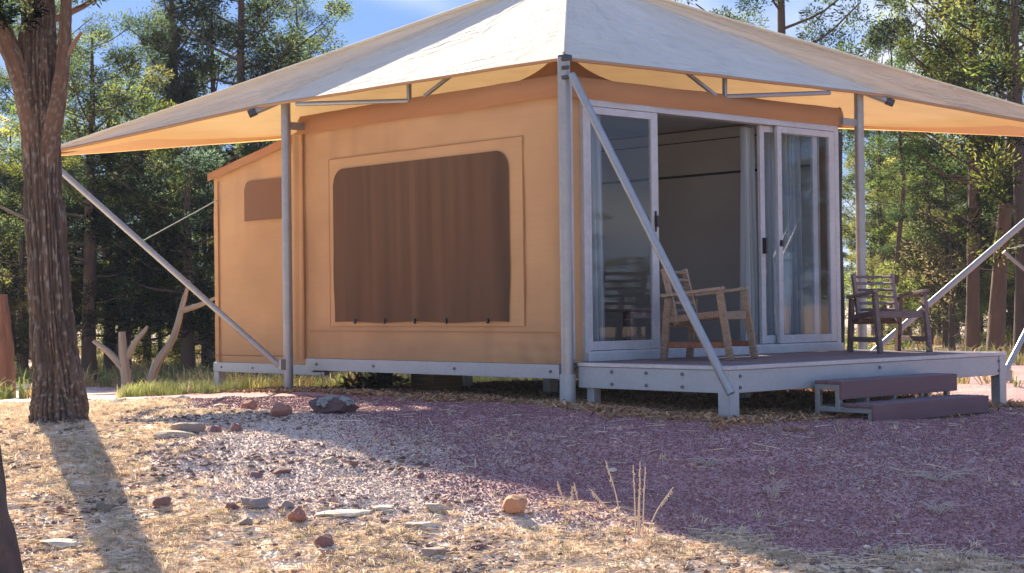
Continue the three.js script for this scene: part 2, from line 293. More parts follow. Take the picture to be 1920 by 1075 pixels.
  scatter('soil_crumbs', 'dark crumbs of soil and small stones among the dry grass', 'soil', pebble, std([1, 1, 1], { roughness: 1 }), 9000, 17,
    (r) => { const T = 8.0 + 7 * r(), R = (r() - 0.5) * 0.74 * T, [x, z] = site(R, T), c = smooth(0.42, 0.6, fbm(x * 1.9, z * 1.9, 86, 3)); return [x, z, Math.max(strawness(x, z), sunPale(x, z)) * (0.1 + 0.9 * c)]; },
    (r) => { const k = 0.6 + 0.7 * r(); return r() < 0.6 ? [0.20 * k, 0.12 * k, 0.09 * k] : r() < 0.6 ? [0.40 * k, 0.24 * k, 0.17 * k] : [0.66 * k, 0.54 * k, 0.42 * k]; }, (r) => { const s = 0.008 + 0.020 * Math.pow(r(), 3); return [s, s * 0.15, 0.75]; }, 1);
  scatter('fallen_straw', 'loose straw stalks lying flat on the soil', 'straw', (() => { const g = new THREE.CylinderGeometry(0.002, 0.0025, 0.13, 4); g.rotateZ(1.57); return g; })(), M.grass, 16000, 13,
    (r) => { const T = 8.0 + 6.5 * r(), R = (r() - 0.5) * 0.74 * T, [x, z] = site(R, T); return [x, z, 0.9 * strawness(x, z) + 0.014]; },
    straw, (r) => [0.5 + 0.9 * r(), 0.006, 1], 0.35);
  const chip = new THREE.BoxGeometry(0.05, 0.006, 0.012); chip.rotateY(0.2);
  scatter('bark_litter', 'ochre bark and leaf litter heaped along the foot of the tent', 'litter', chip, std([1, 1, 1], { roughness: 1 }), 26000, 14,
    (r) => { const x = -1.1 + 5.6 * r(), z = -4.4 + 7.2 * r(); return [x, z, litter(x, z) * (x < 0.6 || z > 1.4 || r() < 0.25 ? 1 : 0.3)]; },
    (r) => { const k = 0.6 + 0.8 * r(), t = r(); return t < 0.6 ? [0.34 * k, 0.18 * k, 0.085 * k] : t < 0.85 ? [0.42 * k, 0.28 * k, 0.16 * k] : [0.20 * k, 0.10 * k, 0.06 * k]; }, (r) => [0.5 + 0.9 * r(), 0.01 + 0.02 * r(), 1], 1.2);
  scatter('green_grass', 'fresh green grass in the sun behind the annexe of the tent', 'grass', tuft(12, 0.12, 0.5, 0.004, 6), M.grass, 3600, 15,
    (r) => { const T = 15.0 + 8 * r(), R = -3.8 + 3.9 * r(), [x, z] = site(R, T), in1 = x > -0.2 && z > -5.9 && x < 4, c = smooth(0.35, 0.6, fbm(x * 0.9, z * 0.9, 84, 3)); return [x, z, in1 || z > -4.4 ? 0 : smooth(15, 16.2, T) * c]; },
    (r) => { const k = 0.7 + 0.6 * r(); return r() < 0.75 ? [0.44 * k, 0.46 * k, 0.15 * k] : [0.52 * k, 0.45 * k, 0.24 * k]; }, (r) => [0.6 + 0.8 * r(), 0, 1], 0.3);
  scatter('undergrowth', 'dry and green low growth under the trees around the clearing', 'undergrowth', tuft(10, 0.22, 0.7, 0.009, 7), M.grass, 9000, 16,
    (r) => { const T = 17 + 34 * r(), R = (r() - 0.5) * 0.9 * T, [x, z] = site(R, T), c = smooth(0.45, 0.62, fbm(x * 0.5, z * 0.5, 85, 3)); return [x, z, (x > -1 && x < 5 && z > -6.5 && z < 3) || T < 17 ? 0 : c * (R > 2 && T < 22 ? 0.1 : 1)]; },
    (r) => { const k = 0.7 + 0.6 * r(); return r() < 0.45 ? [0.22 * k, 0.27 * k, 0.08 * k] : [0.48 * k, 0.36 * k, 0.18 * k]; }, (r) => [0.5 + 0.8 * r(), 0, 1], 0.4);
}


// ------------------------------------------------------------------ the tent: posts, fly, walls, floor
const LX = 3.78, LZ = -3.6, WALL = 2.2;          // plan of the room, height of its walls
const A = V(-0.08, 2.5, 0.13), B = V(-0.25, 2.575, -3.56), Cc = V(4.03, 2.62, 0.1), D = V(4.0, 2.5, -3.75), PEAK = V(1.9, 3.76, -1.8);
const out = (p, m) => p.clone().add(p.clone().sub(PEAK).normalize().multiplyScalar(m));
const PB = out(B, 0.30), PC = out(Cc, 0.28), TL = V(-1.95, 2.03, -5.24), TR = V(5.99, 2.08, 1.82);
{
  const fly = thing('fly_roof', 'cream canvas fly roof with orange underside stretched on steel posts over the tent', 'tent fly');
  const faces = [[A, PB, 0.05], [PB, TL, 0.10], [TL, D, 0.45], [D, TR, 0.45], [TR, PC, 0.10], [PC, A, 0.05]];
  const at = (a, b, bow, s, t, drop = 0) => {
    const e = a.clone().lerp(b, s), c = 4 * s * (1 - s); e.addScaledVector(PEAK.clone().sub(e).setY(0.18 * e.distanceTo(PEAK)).normalize(), bow * c);
    const p = PEAK.clone().lerp(e, t);
    p.y -= 0.03 * c * 4 * t * (1 - t) + drop; p.y += 0.012 * (fbm(p.x * 1.6, p.z * 1.6, 71, 3) - 0.5) * t;
    return p;
  };
  for (const [a, b, bow] of faces) {
    const len = a.distanceTo(b);
    part('roof_panel', sheet(28, 28, (s, t) => at(a, b, bow, s, Math.max(t, 0.004)), len, 3.2), M.flyTop, fly);
    part('roof_lining', sheet(28, 28, (s, t) => at(a, b, bow, s, Math.max(t, 0.004), 0.022), len, 3.2), M.flyLining, fly);
  }
  for (const [a, b, bow] of faces) {
    const pts = []; for (let i = 0; i <= 16; i++) pts.push(at(a, b, bow, i / 16, 1, 0.016));
    part('hem', sweep(pts, [0.016, 0.016], 7, 32), M.hem, fly);
  }
  // doubled band of cloth along the far edges, widest behind the wing tips
  for (const [tip, pk, near] of [[TL, D, PB], [TR, D, PC]]) {
    const start = at(near, tip, 0.10, 0.56, 1), end = D.clone().lerp(PEAK, 0.06), flip = tip === TR;
    part('edge_band', sheet(40, 4, (s, t) => {
      const e = flip ? at(D, TR, 0.45, 1 - s, 1) : at(TL, D, 0.45, s, 1), i = start.clone().lerp(end, s).lerp(e, 0.42 * Math.sin(Math.PI * Math.min(1, s * 1.25)) + 0.25 * s); i.y = mix(i.y, e.y + 0.05, 0.25);
      const p = i.lerp(e, t); p.y -= 0.05; return p;
    }, 6, 0.3), M.flyBand, fly);
  }
  // ridge seams on top of the hips
  for (const p of [A, PB, PC, TL, TR]) part('ridge_seam', sweep([PEAK.clone().add(V(0, 0.004, 0)), PEAK.clone().lerp(p, 0.5).add(V(0, -0.002, 0)), p.clone().lerp(PEAK, 0.03).add(V(0, 0.002, 0))], [0.022, 0.012], 6, 30, (a, m) => 0.003 * Math.sin(m * 37)), M.flyTop, fly);
  // spars under the hips; those at the side posts poke out past the edge with a cap
  const low = (p) => p.clone().add(V(0, -0.058, 0));
  for (const [p, ext] of [[A, 0], [B, 0.36], [Cc, 0.34], [D, 0]]) {
    const s = part('spar', rod(low(PEAK), low(out(p, ext)), 0.032), M.galv, fly);
    if (ext) part('end_cap', rod(low(out(p, ext - 0.05)), low(out(p, ext + 0.03)), 0.038), M.darkMetal, s);
  }
  // posts
  const post = (x, z, top, r) => part('post', rod(V(x, ground(x, z) - 0.05, z), V(x, top, z), r, r, 22), M.galv, fly);
  const pa = post(A.x, A.z, 2.49, 0.052); post(B.x, B.z, 2.53, 0.047); post(Cc.x, Cc.z, 2.57, 0.047); post(D.x, D.z, 2.46, 0.047);
  part('sleeve', rod(V(A.x, ground(A.x, A.z) - 0.02, A.z), V(A.x, -0.09, A.z), 0.066, 0.066, 22), M.fascia, pa);
  part('side_channel', box(0.05, 2.35, 0.05, A.x + 0.075, 1.2, A.z - 0.03), M.trim, pa);
  for (const [dy, s] of [[2.47, 0.03], [2.40, 0.022], [2.32, 0.018]]) part('pin', rod(V(A.x - 0.05, dy, A.z + 0.03), V(A.x - 0.02, dy, A.z + 0.06 + s), 0.016), M.darkMetal, pa);
  part('post_cap', box(0.10, 0.05, 0.08, A.x + 0.005, 2.49, A.z + 0.01, 0.012), M.darkMetal, pa);
  // struts to the wing tips and the brace to the corner of the deck
  const strut = (a, b, r) => part('strut', rod(a, b, r), M.galv, fly);
  const sl = strut(V(-0.33, -0.08, -3.60), TL.clone().add(V(0, -0.03, 0)), 0.030);
  part('foot_bracket', box(0.10, 0.10, 0.06, -0.30, -0.07, -3.57), M.galv, sl);
  strut(V(4.10, -0.08, 0.10), TR.clone().add(V(0, -0.03, 0)), 0.032);
  strut(V(4.02, -0.20, 1.66), TR.clone().add(V(0.02, -0.05, 0.02)), 0.026);
  part('foot_bracket', box(0.10, 0.10, 0.10, 4.02, -0.22, 1.66), M.galv, fly);
  strut(V(A.x + 0.0, 2.34, A.z + 0.09), V(-0.03, -0.20, 1.80), 0.033);
  // brackets from posts to the room
  part('wall_bracket', boxTo(-0.25, 0.02, 2.22, 2.29, -3.59, -3.53), M.galv, fly);
  part('wall_bracket', boxTo(3.76, 4.02, 2.20, 2.27, 0.05, 0.11), M.galv, fly);
  // eave struts in the middle of both visible walls
  const eaveL = [V(-0.02, 2.35, -1.94), at(A, PB, 0.05, 0.86, 1, 0.05)], eaveR = [V(2.07, 2.35, 0.03), at(PC, A, 0.05, 0.19, 1, 0.05)];
  part('eave_strut', rod(...eaveL, 0.022), M.galv, fly); part('eave_strut', rod(...eaveR, 0.022), M.galv, fly);
  part('eave_prop', beam(eaveL[0].clone(), V(-0.02, 2.53, -1.94), 0.035, 0.035), M.galv, fly); part('eave_prop', beam(eaveR[0].clone(), V(2.07, 2.53, 0.03), 0.035, 0.035), M.galv, fly);
  part('eave_brace', beam(V(-0.02, 2.37, -1.72), V(0.02, 2.54, -1.36), 0.03, 0.03), M.galv, fly); part('eave_brace', beam(V(1.94, 2.35, 0.03), V(1.58, 2.53, 0.0), 0.03, 0.03), M.galv, fly);
  // guy cord from the strut to the annexe
  const mid = V(-0.33, -0.08, -3.60).lerp(TL, 0.58);
  part('guy_cord', rod(mid, V(0.28, 1.66, -5.63), 0.006, 0.006, 6), M.rope, fly);
}
{
  const tent = thing('safari_tent', 'orange canvas safari tent room with sliding glass doors under the cream fly', 'tent');
  const slack = (a, b, s) => 0.022 * (fbm(a * 1.7, b * 1.7, s, 3) - 0.5) + 0.006 * (fbm(a * 6, b * 3, s + 5, 3) - 0.5);
  // left wall: canvas hung from the top rail, tucked over the floor beam
  const soiled = (g) => {   // dust along the hem, faint runs of old rain
    const p = g.attributes.position, c = []; for (let i = 0; i < p.count; i++) { const y = p.getY(i), h = p.getZ(i), d = smooth(0.42, 0.0, y + 0.25 * (fbm(h * 3, y * 3, 91, 3) - 0.5)), r = smooth(0.56, 0.8, fbm(h * 4.5, y * 0.5, 92, 3)), b = fbm(h * 1.1, y * 1.3, 93, 3); const k = (0.90 + 0.2 * b) * (1 - 0.10 * r); c.push(k * mix(1, 0.86, d), k * mix(1, 0.88, d), k * mix(1, 0.95, d)); }
    g.setAttribute('color', new THREE.Float32BufferAttribute(c, 3)); return g;
  };
  part('wall_canvas', soiled(sheet(120, 70, (s, t) => {
    const z = mix(0.0, LZ, s), y = mix(-0.015, WALL + 0.05, t), tuck = 0.010 * smooth(0.10, 0.0, t) * Math.sin(z * 21 + 3 * fbm(z * 2, 1, 5, 2)) + 0.006 * Math.sin(y * 55 + z * 2) * smooth(0.16, 0.02, t) * smooth(0.55, 0.0, s);
    const pucker = 0.007 * Math.sin((z + y * 0.8) * 24) * smooth(0.55, 0.05, y) * smooth(-0.9, -0.1, z) + 0.005 * Math.sin((z - y) * 30) * smooth(1.9, 2.2, y) * smooth(-3.0, -3.5, z);
    return V(-0.012 + slack(z, y, 3) - tuck + pucker, y, z);
  }, 3.6, 2.2)), M.canvasWall, tent);
  // sewn panel round the window with its stitched edges
  const sur = part('window_surround', boxTo(-0.026, -0.016, 0.30, 1.905, -3.17, -0.43, 0.002), M.canvas, tent);
  for (const [y0, y1, z0, z1] of [[0.30, 1.905, -0.436, -0.430], [0.30, 1.905, -3.17, -3.164], [1.899, 1.905, -3.16, -0.44]]) part('stitched_edge', boxTo(-0.0295, -0.0265, y0, y1, z0, z1, 0.001), M.seam, sur);
  part('stitched_edge', boxTo(-0.0295, -0.0265, 0.246, 0.252, -3.5, -0.05, 0.001), M.seam, tent);
  // brown mesh blind with slack vertical folds, its top corners rounded
  const bl = sheet(170, 50, (s, t) => {
    const z0 = -3.09, z1 = -0.60, y0 = 0.335, y1 = 1.80, z = mix(z0, z1, s); let y = mix(y0, y1, t);
    const e = Math.min(s, 1 - s) * (z1 - z0), r = 0.16, cut = e < r ? r - Math.sqrt(Math.max(0, r * r - (r - e) * (r - e))) : 0; y = mix(y0, y1 - cut, t);
    const side = 0.014 * Math.sin(t * 9 + 1) * smooth(0.6, 0, t) * (s < 0.5 ? smooth(0.02, 0, s) : -smooth(0.98, 1, s));
    const f = 0.011 * (fbm(z * 5.2 + 0.25 * t, 3, 7, 3) - 0.5) + 0.003 * Math.sin(z * 19 + t * 1.2);
    return V(-0.040 + f * smooth(0, 0.06, Math.min(s, 1 - s)) * smooth(1.0, 0.85, t), y + 0.006 * Math.sin(z * 6) * (1 - t), z + side);
  }, 2.5, 1.5);
  { const p = bl.attributes.position, c = []; for (let i = 0; i < p.count; i++) { const z = p.getZ(i), y = p.getY(i), k = 0.72 + 0.50 * fbm(z * 4 + 0.1 * y, y * 0.4, 8, 3) + 0.34 * (vn(z * 16 + 0.3 * y, y * 0.7, 4) - 0.5), w = smooth(0.045, 0.03, Math.abs(z + 1.86 + 0.02 * y)); c.push(k * (1.05 + 0.18 * w), k * (1 + 0.2 * w), k * (0.98 + 0.2 * w)); } bl.setAttribute('color', new THREE.Float32BufferAttribute(c, 3)); }
  const blind = part('window_blind', bl, M.blind, tent); blind.userData.label = 'brown mesh window blind with vertical folds';
  for (const z of [-2.75, -2.30, -1.86, -1.42, -0.87]) part('toggle', box(0.02, 0.05, 0.022, -0.052, 0.345, z, 0.006), M.black, blind);
  // the corner flap at the far end of the left wall
  part('corner_flap', sheet(14, 20, (s, t) => V(-0.03 - 0.016 * Math.sin(s * 9 + t), mix(-0.03, WALL, t), LZ + 0.0 - 0.17 * s), 0.3, 2.2), M.canvas, tent);
  part('corner_seam', boxTo(-0.045, -0.03, -0.03, WALL, LZ + 0.01, LZ + 0.022, 0.002), M.seam, tent);
  // front: narrow canvas returns beside the doors
  part('wall_canvas', boxTo(0.0, 0.225, -0.01, WALL + 0.05, -0.03, 0.0, 0.004), M.canvas, tent);
  part('wall_canvas', boxTo(3.765, 3.80, -0.01, WALL + 0.05, -3.6, 0.0, 0.004), M.canvas, tent);
  part('wall_canvas', boxTo(0.0, 3.78, -0.01, WALL + 0.05, LZ - 0.03, LZ, 0.004), M.canvas, tent);
  part('door_flap', sheet(6, 24, (s, t) => V(3.785 + 0.045 * s + 0.012 * Math.sin(t * 8), mix(0.0, WALL - 0.06, t), 0.012 + 0.03 * Math.sin(s * 2.4)), 0.1, 2.2), M.black, tent);
  // valance: rolled canvas band with slack folds round the top
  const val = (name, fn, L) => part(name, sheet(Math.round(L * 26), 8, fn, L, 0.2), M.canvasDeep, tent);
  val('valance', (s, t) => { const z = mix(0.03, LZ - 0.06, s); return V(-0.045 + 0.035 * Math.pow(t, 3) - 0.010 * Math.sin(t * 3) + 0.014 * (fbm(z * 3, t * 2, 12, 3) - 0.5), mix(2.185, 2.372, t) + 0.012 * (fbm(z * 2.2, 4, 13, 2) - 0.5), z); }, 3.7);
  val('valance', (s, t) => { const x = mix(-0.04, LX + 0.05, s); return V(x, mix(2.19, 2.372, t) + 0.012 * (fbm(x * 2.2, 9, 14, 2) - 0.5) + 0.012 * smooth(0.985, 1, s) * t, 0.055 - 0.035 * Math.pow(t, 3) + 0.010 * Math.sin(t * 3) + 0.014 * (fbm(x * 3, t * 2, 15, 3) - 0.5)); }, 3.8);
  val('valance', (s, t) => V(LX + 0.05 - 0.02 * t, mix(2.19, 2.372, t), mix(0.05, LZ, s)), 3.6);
  // inner roof of the room: canvas pulled up along the four hips, hollow between them
  const roofFn = (dy) => (s, t) => {
    const a = 2 * s - 1, b = 2 * t - 1, r = Math.max(Math.abs(a), Math.abs(b)), m = Math.min(Math.abs(a), Math.abs(b)) / Math.max(r, 1e-4);
    const lift = (1 - r) * 0.05 + 0.30 * (a < 0 && b > 0 ? 1 : 0.12) * Math.pow(m, 3) * smooth(1.0, 0.76, r) * smooth(0.0, 0.7, r);
    return V(LX * s + (s < 0.5 ? -0.01 : 0.03), 2.365 - dy + lift + 0.02 * (fbm(s * 8, t * 8, 16, 3) - 0.5) * (1 - r) + 0.03 * Math.sin(m * 14) * smooth(0.5, 0.95, m) * (1 - r), mix(LZ, 0.02, t));
  };
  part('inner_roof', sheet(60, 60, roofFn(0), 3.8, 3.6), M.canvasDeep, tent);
  part('top_rail', [boxTo(-0.006, 0.05, 2.27, 2.33, LZ, -0.01), boxTo(0.0, LX, 2.27, 2.33, -0.028, 0.01)], M.galv, tent);
  // lining and ceiling of the room
  part('lining', boxTo(0.04, 3.72, 0.0, 2.2, LZ + 0.03, LZ + 0.045, 0.002), M.lining, tent);
  part('lining', boxTo(3.60, 3.615, 0.0, 2.28, LZ + 0.05, -0.08, 0.002), M.lining, tent);
  part('lining', boxTo(0.03, 0.042, 0.0, 2.2, LZ + 0.05, -0.08, 0.002), M.lining, tent);
  part('ceiling_lining', sheet(30, 30, (s, t) => roofFn(0.07)(mix(0.015, 0.955, s), mix(0.015, 0.965, t)), 3.6, 3.6), M.lining, tent);
  for (const y of [1.815, 2.17]) part('lining_seam', boxTo(3.585, 3.599, y - (y < 2 ? 0.012 : 0.005), y + (y < 2 ? 0.012 : 0.005), LZ + 0.05, -0.09, 0.002), M.liningSeam, tent);
  // floor, beams, legs, pier
  part('floor', boxTo(0.0, LX, -0.06, -0.018, LZ, -0.01), M.floor, tent);
  const bm = part('floor_beam', boxTo(-0.03, 0.03, -0.135, -0.018, LZ + 0.02, -0.02, 0.003), M.fascia, tent);
  for (const z of [-0.12, -1.34, -2.5, -3.4]) part('bolt', rod(V(-0.03, -0.075, z), V(-0.04, -0.075, z), 0.013, 0.013, 8), M.bolt, bm);
  part('floor_beam', boxTo(0.03, LX, -0.16, -0.062, LZ, LZ + 0.06, 0.003), M.fascia, tent);
  for (const x of [0.9, 1.9, 2.9]) part('floor_joist', boxTo(x - 0.03, x + 0.03, -0.16, -0.062, LZ + 0.06, -0.05, 0.003), M.fascia, tent);
  for (const [x, z] of [[1.9, -0.3], [3.7, -0.2], [3.7, -3.5], [1.9, -3.4], [1.2, -1.4], [2.8, -1.6]]) part('leg', boxTo(x - 0.05, x + 0.05, ground(x, z) - 0.05, -0.16, z - 0.05, z + 0.05), M.fascia, tent);
  part('pier', boxTo(0.74, 1.12, ground(0.9, -2.7) - 0.03, -0.155, -2.9, -2.55, 0.01), M.pier, tent);
  // annexe behind, lower and set back, with a lean-to roof
  const EX = 0.26, Z0 = LZ - 0.03, Z1 = -5.66, roofY = (z) => mix(2.30, 1.93, (z - Z0) / (Z1 - Z0));
  part('annexe_wall', soiled(sheet(50, 50, (s, t) => { const z = mix(Z0, Z1, s), y = mix(-0.10, roofY(z), t); return V(EX + slack(z, y, 17), y, z); }, 2.0, 2.1)), M.canvasWall, tent);
  part('annexe_wall', sheet(30, 10, (s, t) => V(mix(EX, 3.5, s), mix(-0.1, 1.93, t), Z1), 3.2, 2.0), M.canvas, tent);
  part('annexe_wall', sheet(10, 10, (s, t) => { const z = mix(Z0, Z1, s); return V(3.5, mix(-0.1, roofY(z), t), z); }, 2.0, 2.0), M.canvas, tent);
  part('annexe_roof', sheet(20, 20, (s, t) => { const z = mix(Z0, Z1 - 0.05, t); return V(mix(EX - 0.05, 3.55, s), roofY(z) + 0.03, z); }, 3.3, 2.1), M.canvasDeep, tent);
  part('annexe_roof_edge', sheet(30, 3, (s, t) => { const z = mix(Z0, Z1 - 0.05, s); return V(EX - 0.045 + 0.006 * Math.sin(z * 9), roofY(z) + 0.03 - 0.085 * t, z); }, 2.0, 0.1), M.canvasDeep, tent);
  part('corner_seam', boxTo(EX - 0.025, EX - 0.012, -0.1, 1.86, Z1 + 0.10, Z1 + 0.112, 0.002), M.seam, tent);
  part('corner_seam', sheet(2, 2, (s, t) => V(EX - 0.012 - 0.01 * t, mix(-0.02, -0.03, s) + 0.008 * t, mix(Z0 - 0.3, Z1 + 0.02, s)), 1, 1), M.seam, tent);
  const wz0 = -4.30, wz1 = -5.04;
  part('annexe_window', sheet(24, 12, (s, t) => { const z = mix(wz1, wz0, s), e = s * 0.74, r = 0.09, cut = e < r ? r - Math.sqrt(Math.max(0, r * r - (r - e) * (r - e))) : 0; return V(EX - 0.022, mix(1.40, 1.82 - cut, t), z); }, 0.7, 0.4), std([0.22, 0.105, 0.045], { bumpMap: weave, bumpScale: 0.001 }), tent);
  const ab = part('floor_beam', boxTo(EX - 0.03, EX + 0.03, -0.20, -0.10, Z1, Z0 - 0.0, 0.003), M.fascia, tent);
  for (const z of [-5.5, -4.9, -4.3]) part('bolt', rod(V(EX - 0.03, -0.15, z), V(EX - 0.04, -0.15, z), 0.010, 0.010, 8), M.bolt, ab);
  part('floor', boxTo(EX + 0.03, 3.5, -0.14, -0.1, Z1, Z0), M.floor, tent);
  for (const [x, z] of [[EX + 0.02, Z1 + 0.05], [3.4, Z1 + 0.05]]) part('leg', boxTo(x - 0.045, x + 0.045, ground(x, z) - 0.06, -0.2, z - 0.045, z + 0.045), M.fascia, tent);

  // sliding doors
  const zf = 0.012;
  const dr = part('door_frame', [boxTo(0.222, 0.282, 0.0, 2.195, -0.07, 0.045), boxTo(3.70, 3.765, 0.0, 2.195, -0.07, 0.045), boxTo(0.282, 3.70, 2.135, 2.195, -0.07, 0.045), boxTo(0.282, 3.70, 0.0, 0.085, -0.07, 0.05)], M.white, tent);
  const panel = (x0, x1, z, side) => {
    const p = part('door_panel', [boxTo(x0, x0 + side[0], 0.09, 2.132, z - 0.018, z + 0.018), boxTo(x1 - side[1], x1, 0.09, 2.132, z - 0.018, z + 0.018), boxTo(x0 + side[0], x1 - side[1], 2.072, 2.132, z - 0.018, z + 0.018), boxTo(x0 + side[0], x1 - side[1], 0.09, 0.165, z - 0.018, z + 0.018)], M.white, tent);
    const g = new THREE.PlaneGeometry(x1 - x0 - side[0] - side[1] + 0.01, 1.92); g.translate((x0 + x1) / 2 + (side[0] - side[1]) / 2, 1.118, z);
    part('glass', g, M.glass, p);
    return p;
  };
  const p1 = panel(0.284, 1.145, zf + 0.012, [0.03, 0.085]);
  part('handle', [boxTo(1.085, 1.115, 1.14, 1.24, zf + 0.03, zf + 0.07, 0.008), boxTo(1.09, 1.11, 1.10, 1.28, zf + 0.03, zf + 0.042)], M.black, p1);
  const p2 = panel(2.62, 3.50, zf - 0.045, [0.065, 0.07]);
  part('handle', [boxTo(2.635, 2.665, 0.93, 1.08, zf - 0.027, zf + 0.02, 0.008)], M.black, p2);
  const p3 = panel(2.81, 3.70, zf + 0.012, [0.062, 0.085]);
  part('handle', [boxTo(2.825, 2.85, 1.00, 1.06, zf + 0.03, zf + 0.06, 0.008)], M.black, p3);
  part('threshold', boxTo(0.225, 3.765, 0.0, 0.075, 0.045, 0.075), M.white, tent);

  // what shows through the doors
  const curtain = (x0, x1, z, n, label, ph) => tag(part('curtain', sheet(Math.round(n * 9), 20, (s, t) => {
    const y = mix(0.06, 2.12, t), a = 0.030 + 0.012 * (1 - t);
    return V(mix(x0, x1, s) + 0.01 * Math.sin(t * 3 + s * 20) * (1 - t), y, z + a * Math.sin(s * n * 6.283 + ph + 0.5 * Math.sin(t * 2 + s * 9)) + 0.012 * Math.sin(s * 31 + t * 3));
  }, x1 - x0, 2.1), M.curtain), label, 'curtain');
  curtain(0.30, 0.66, -0.17, 5, 'pale pleated curtain hanging behind the left fixed glass panel', 0);
  curtain(2.52, 2.70, -0.17, 3, 'narrow gathered curtain hanging at the edge of the open doorway', 1);
  curtain(2.90, 3.42, -0.20, 8, 'wide pale pleated curtain behind the right sliding glass panel', 2);
  const bed = thing('bed', 'low bed with dark cover and white pillow inside the tent', 'bed', [0.95, 0, -2.5]);
  part('base', boxTo(-0.7, 0.7, 0.0, 0.30, -0.95, 0.95, 0.02), M.blanket, bed); part('mattress', boxTo(-0.72, 0.72, 0.302, 0.50, -0.97, 0.97, 0.06), M.blanket, bed);
  part('pillow', (() => { const g = new THREE.SphereGeometry(0.5, 24, 14); g.scale(0.60, 0.15, 0.38); g.translate(0.35, 0.565, 0.70); return g; })(), M.linen, bed);
  const tb = thing('side_table', 'low wooden table standing inside the open doorway behind the left chair', 'table', [1.95, 0, -1.1], 0.2);
  part('top', box(0.62, 0.035, 0.45, 0, 0.42, 0, 0.006), M.woodDark[1], tb);
  for (const [x, z] of [[-1, -1], [1, -1], [-1, 1], [1, 1]]) part('leg', box(0.045, 0.40, 0.045, x * 0.27, 0.20, z * 0.19), M.woodDark[0], tb);
  part('apron', box(0.52, 0.06, 0.02, 0, 0.37, 0.19), M.woodDark[2], tb); part('shelf', box(0.54, 0.02, 0.38, 0, 0.12, 0, 0.004), M.woodDark[1], tb);
}

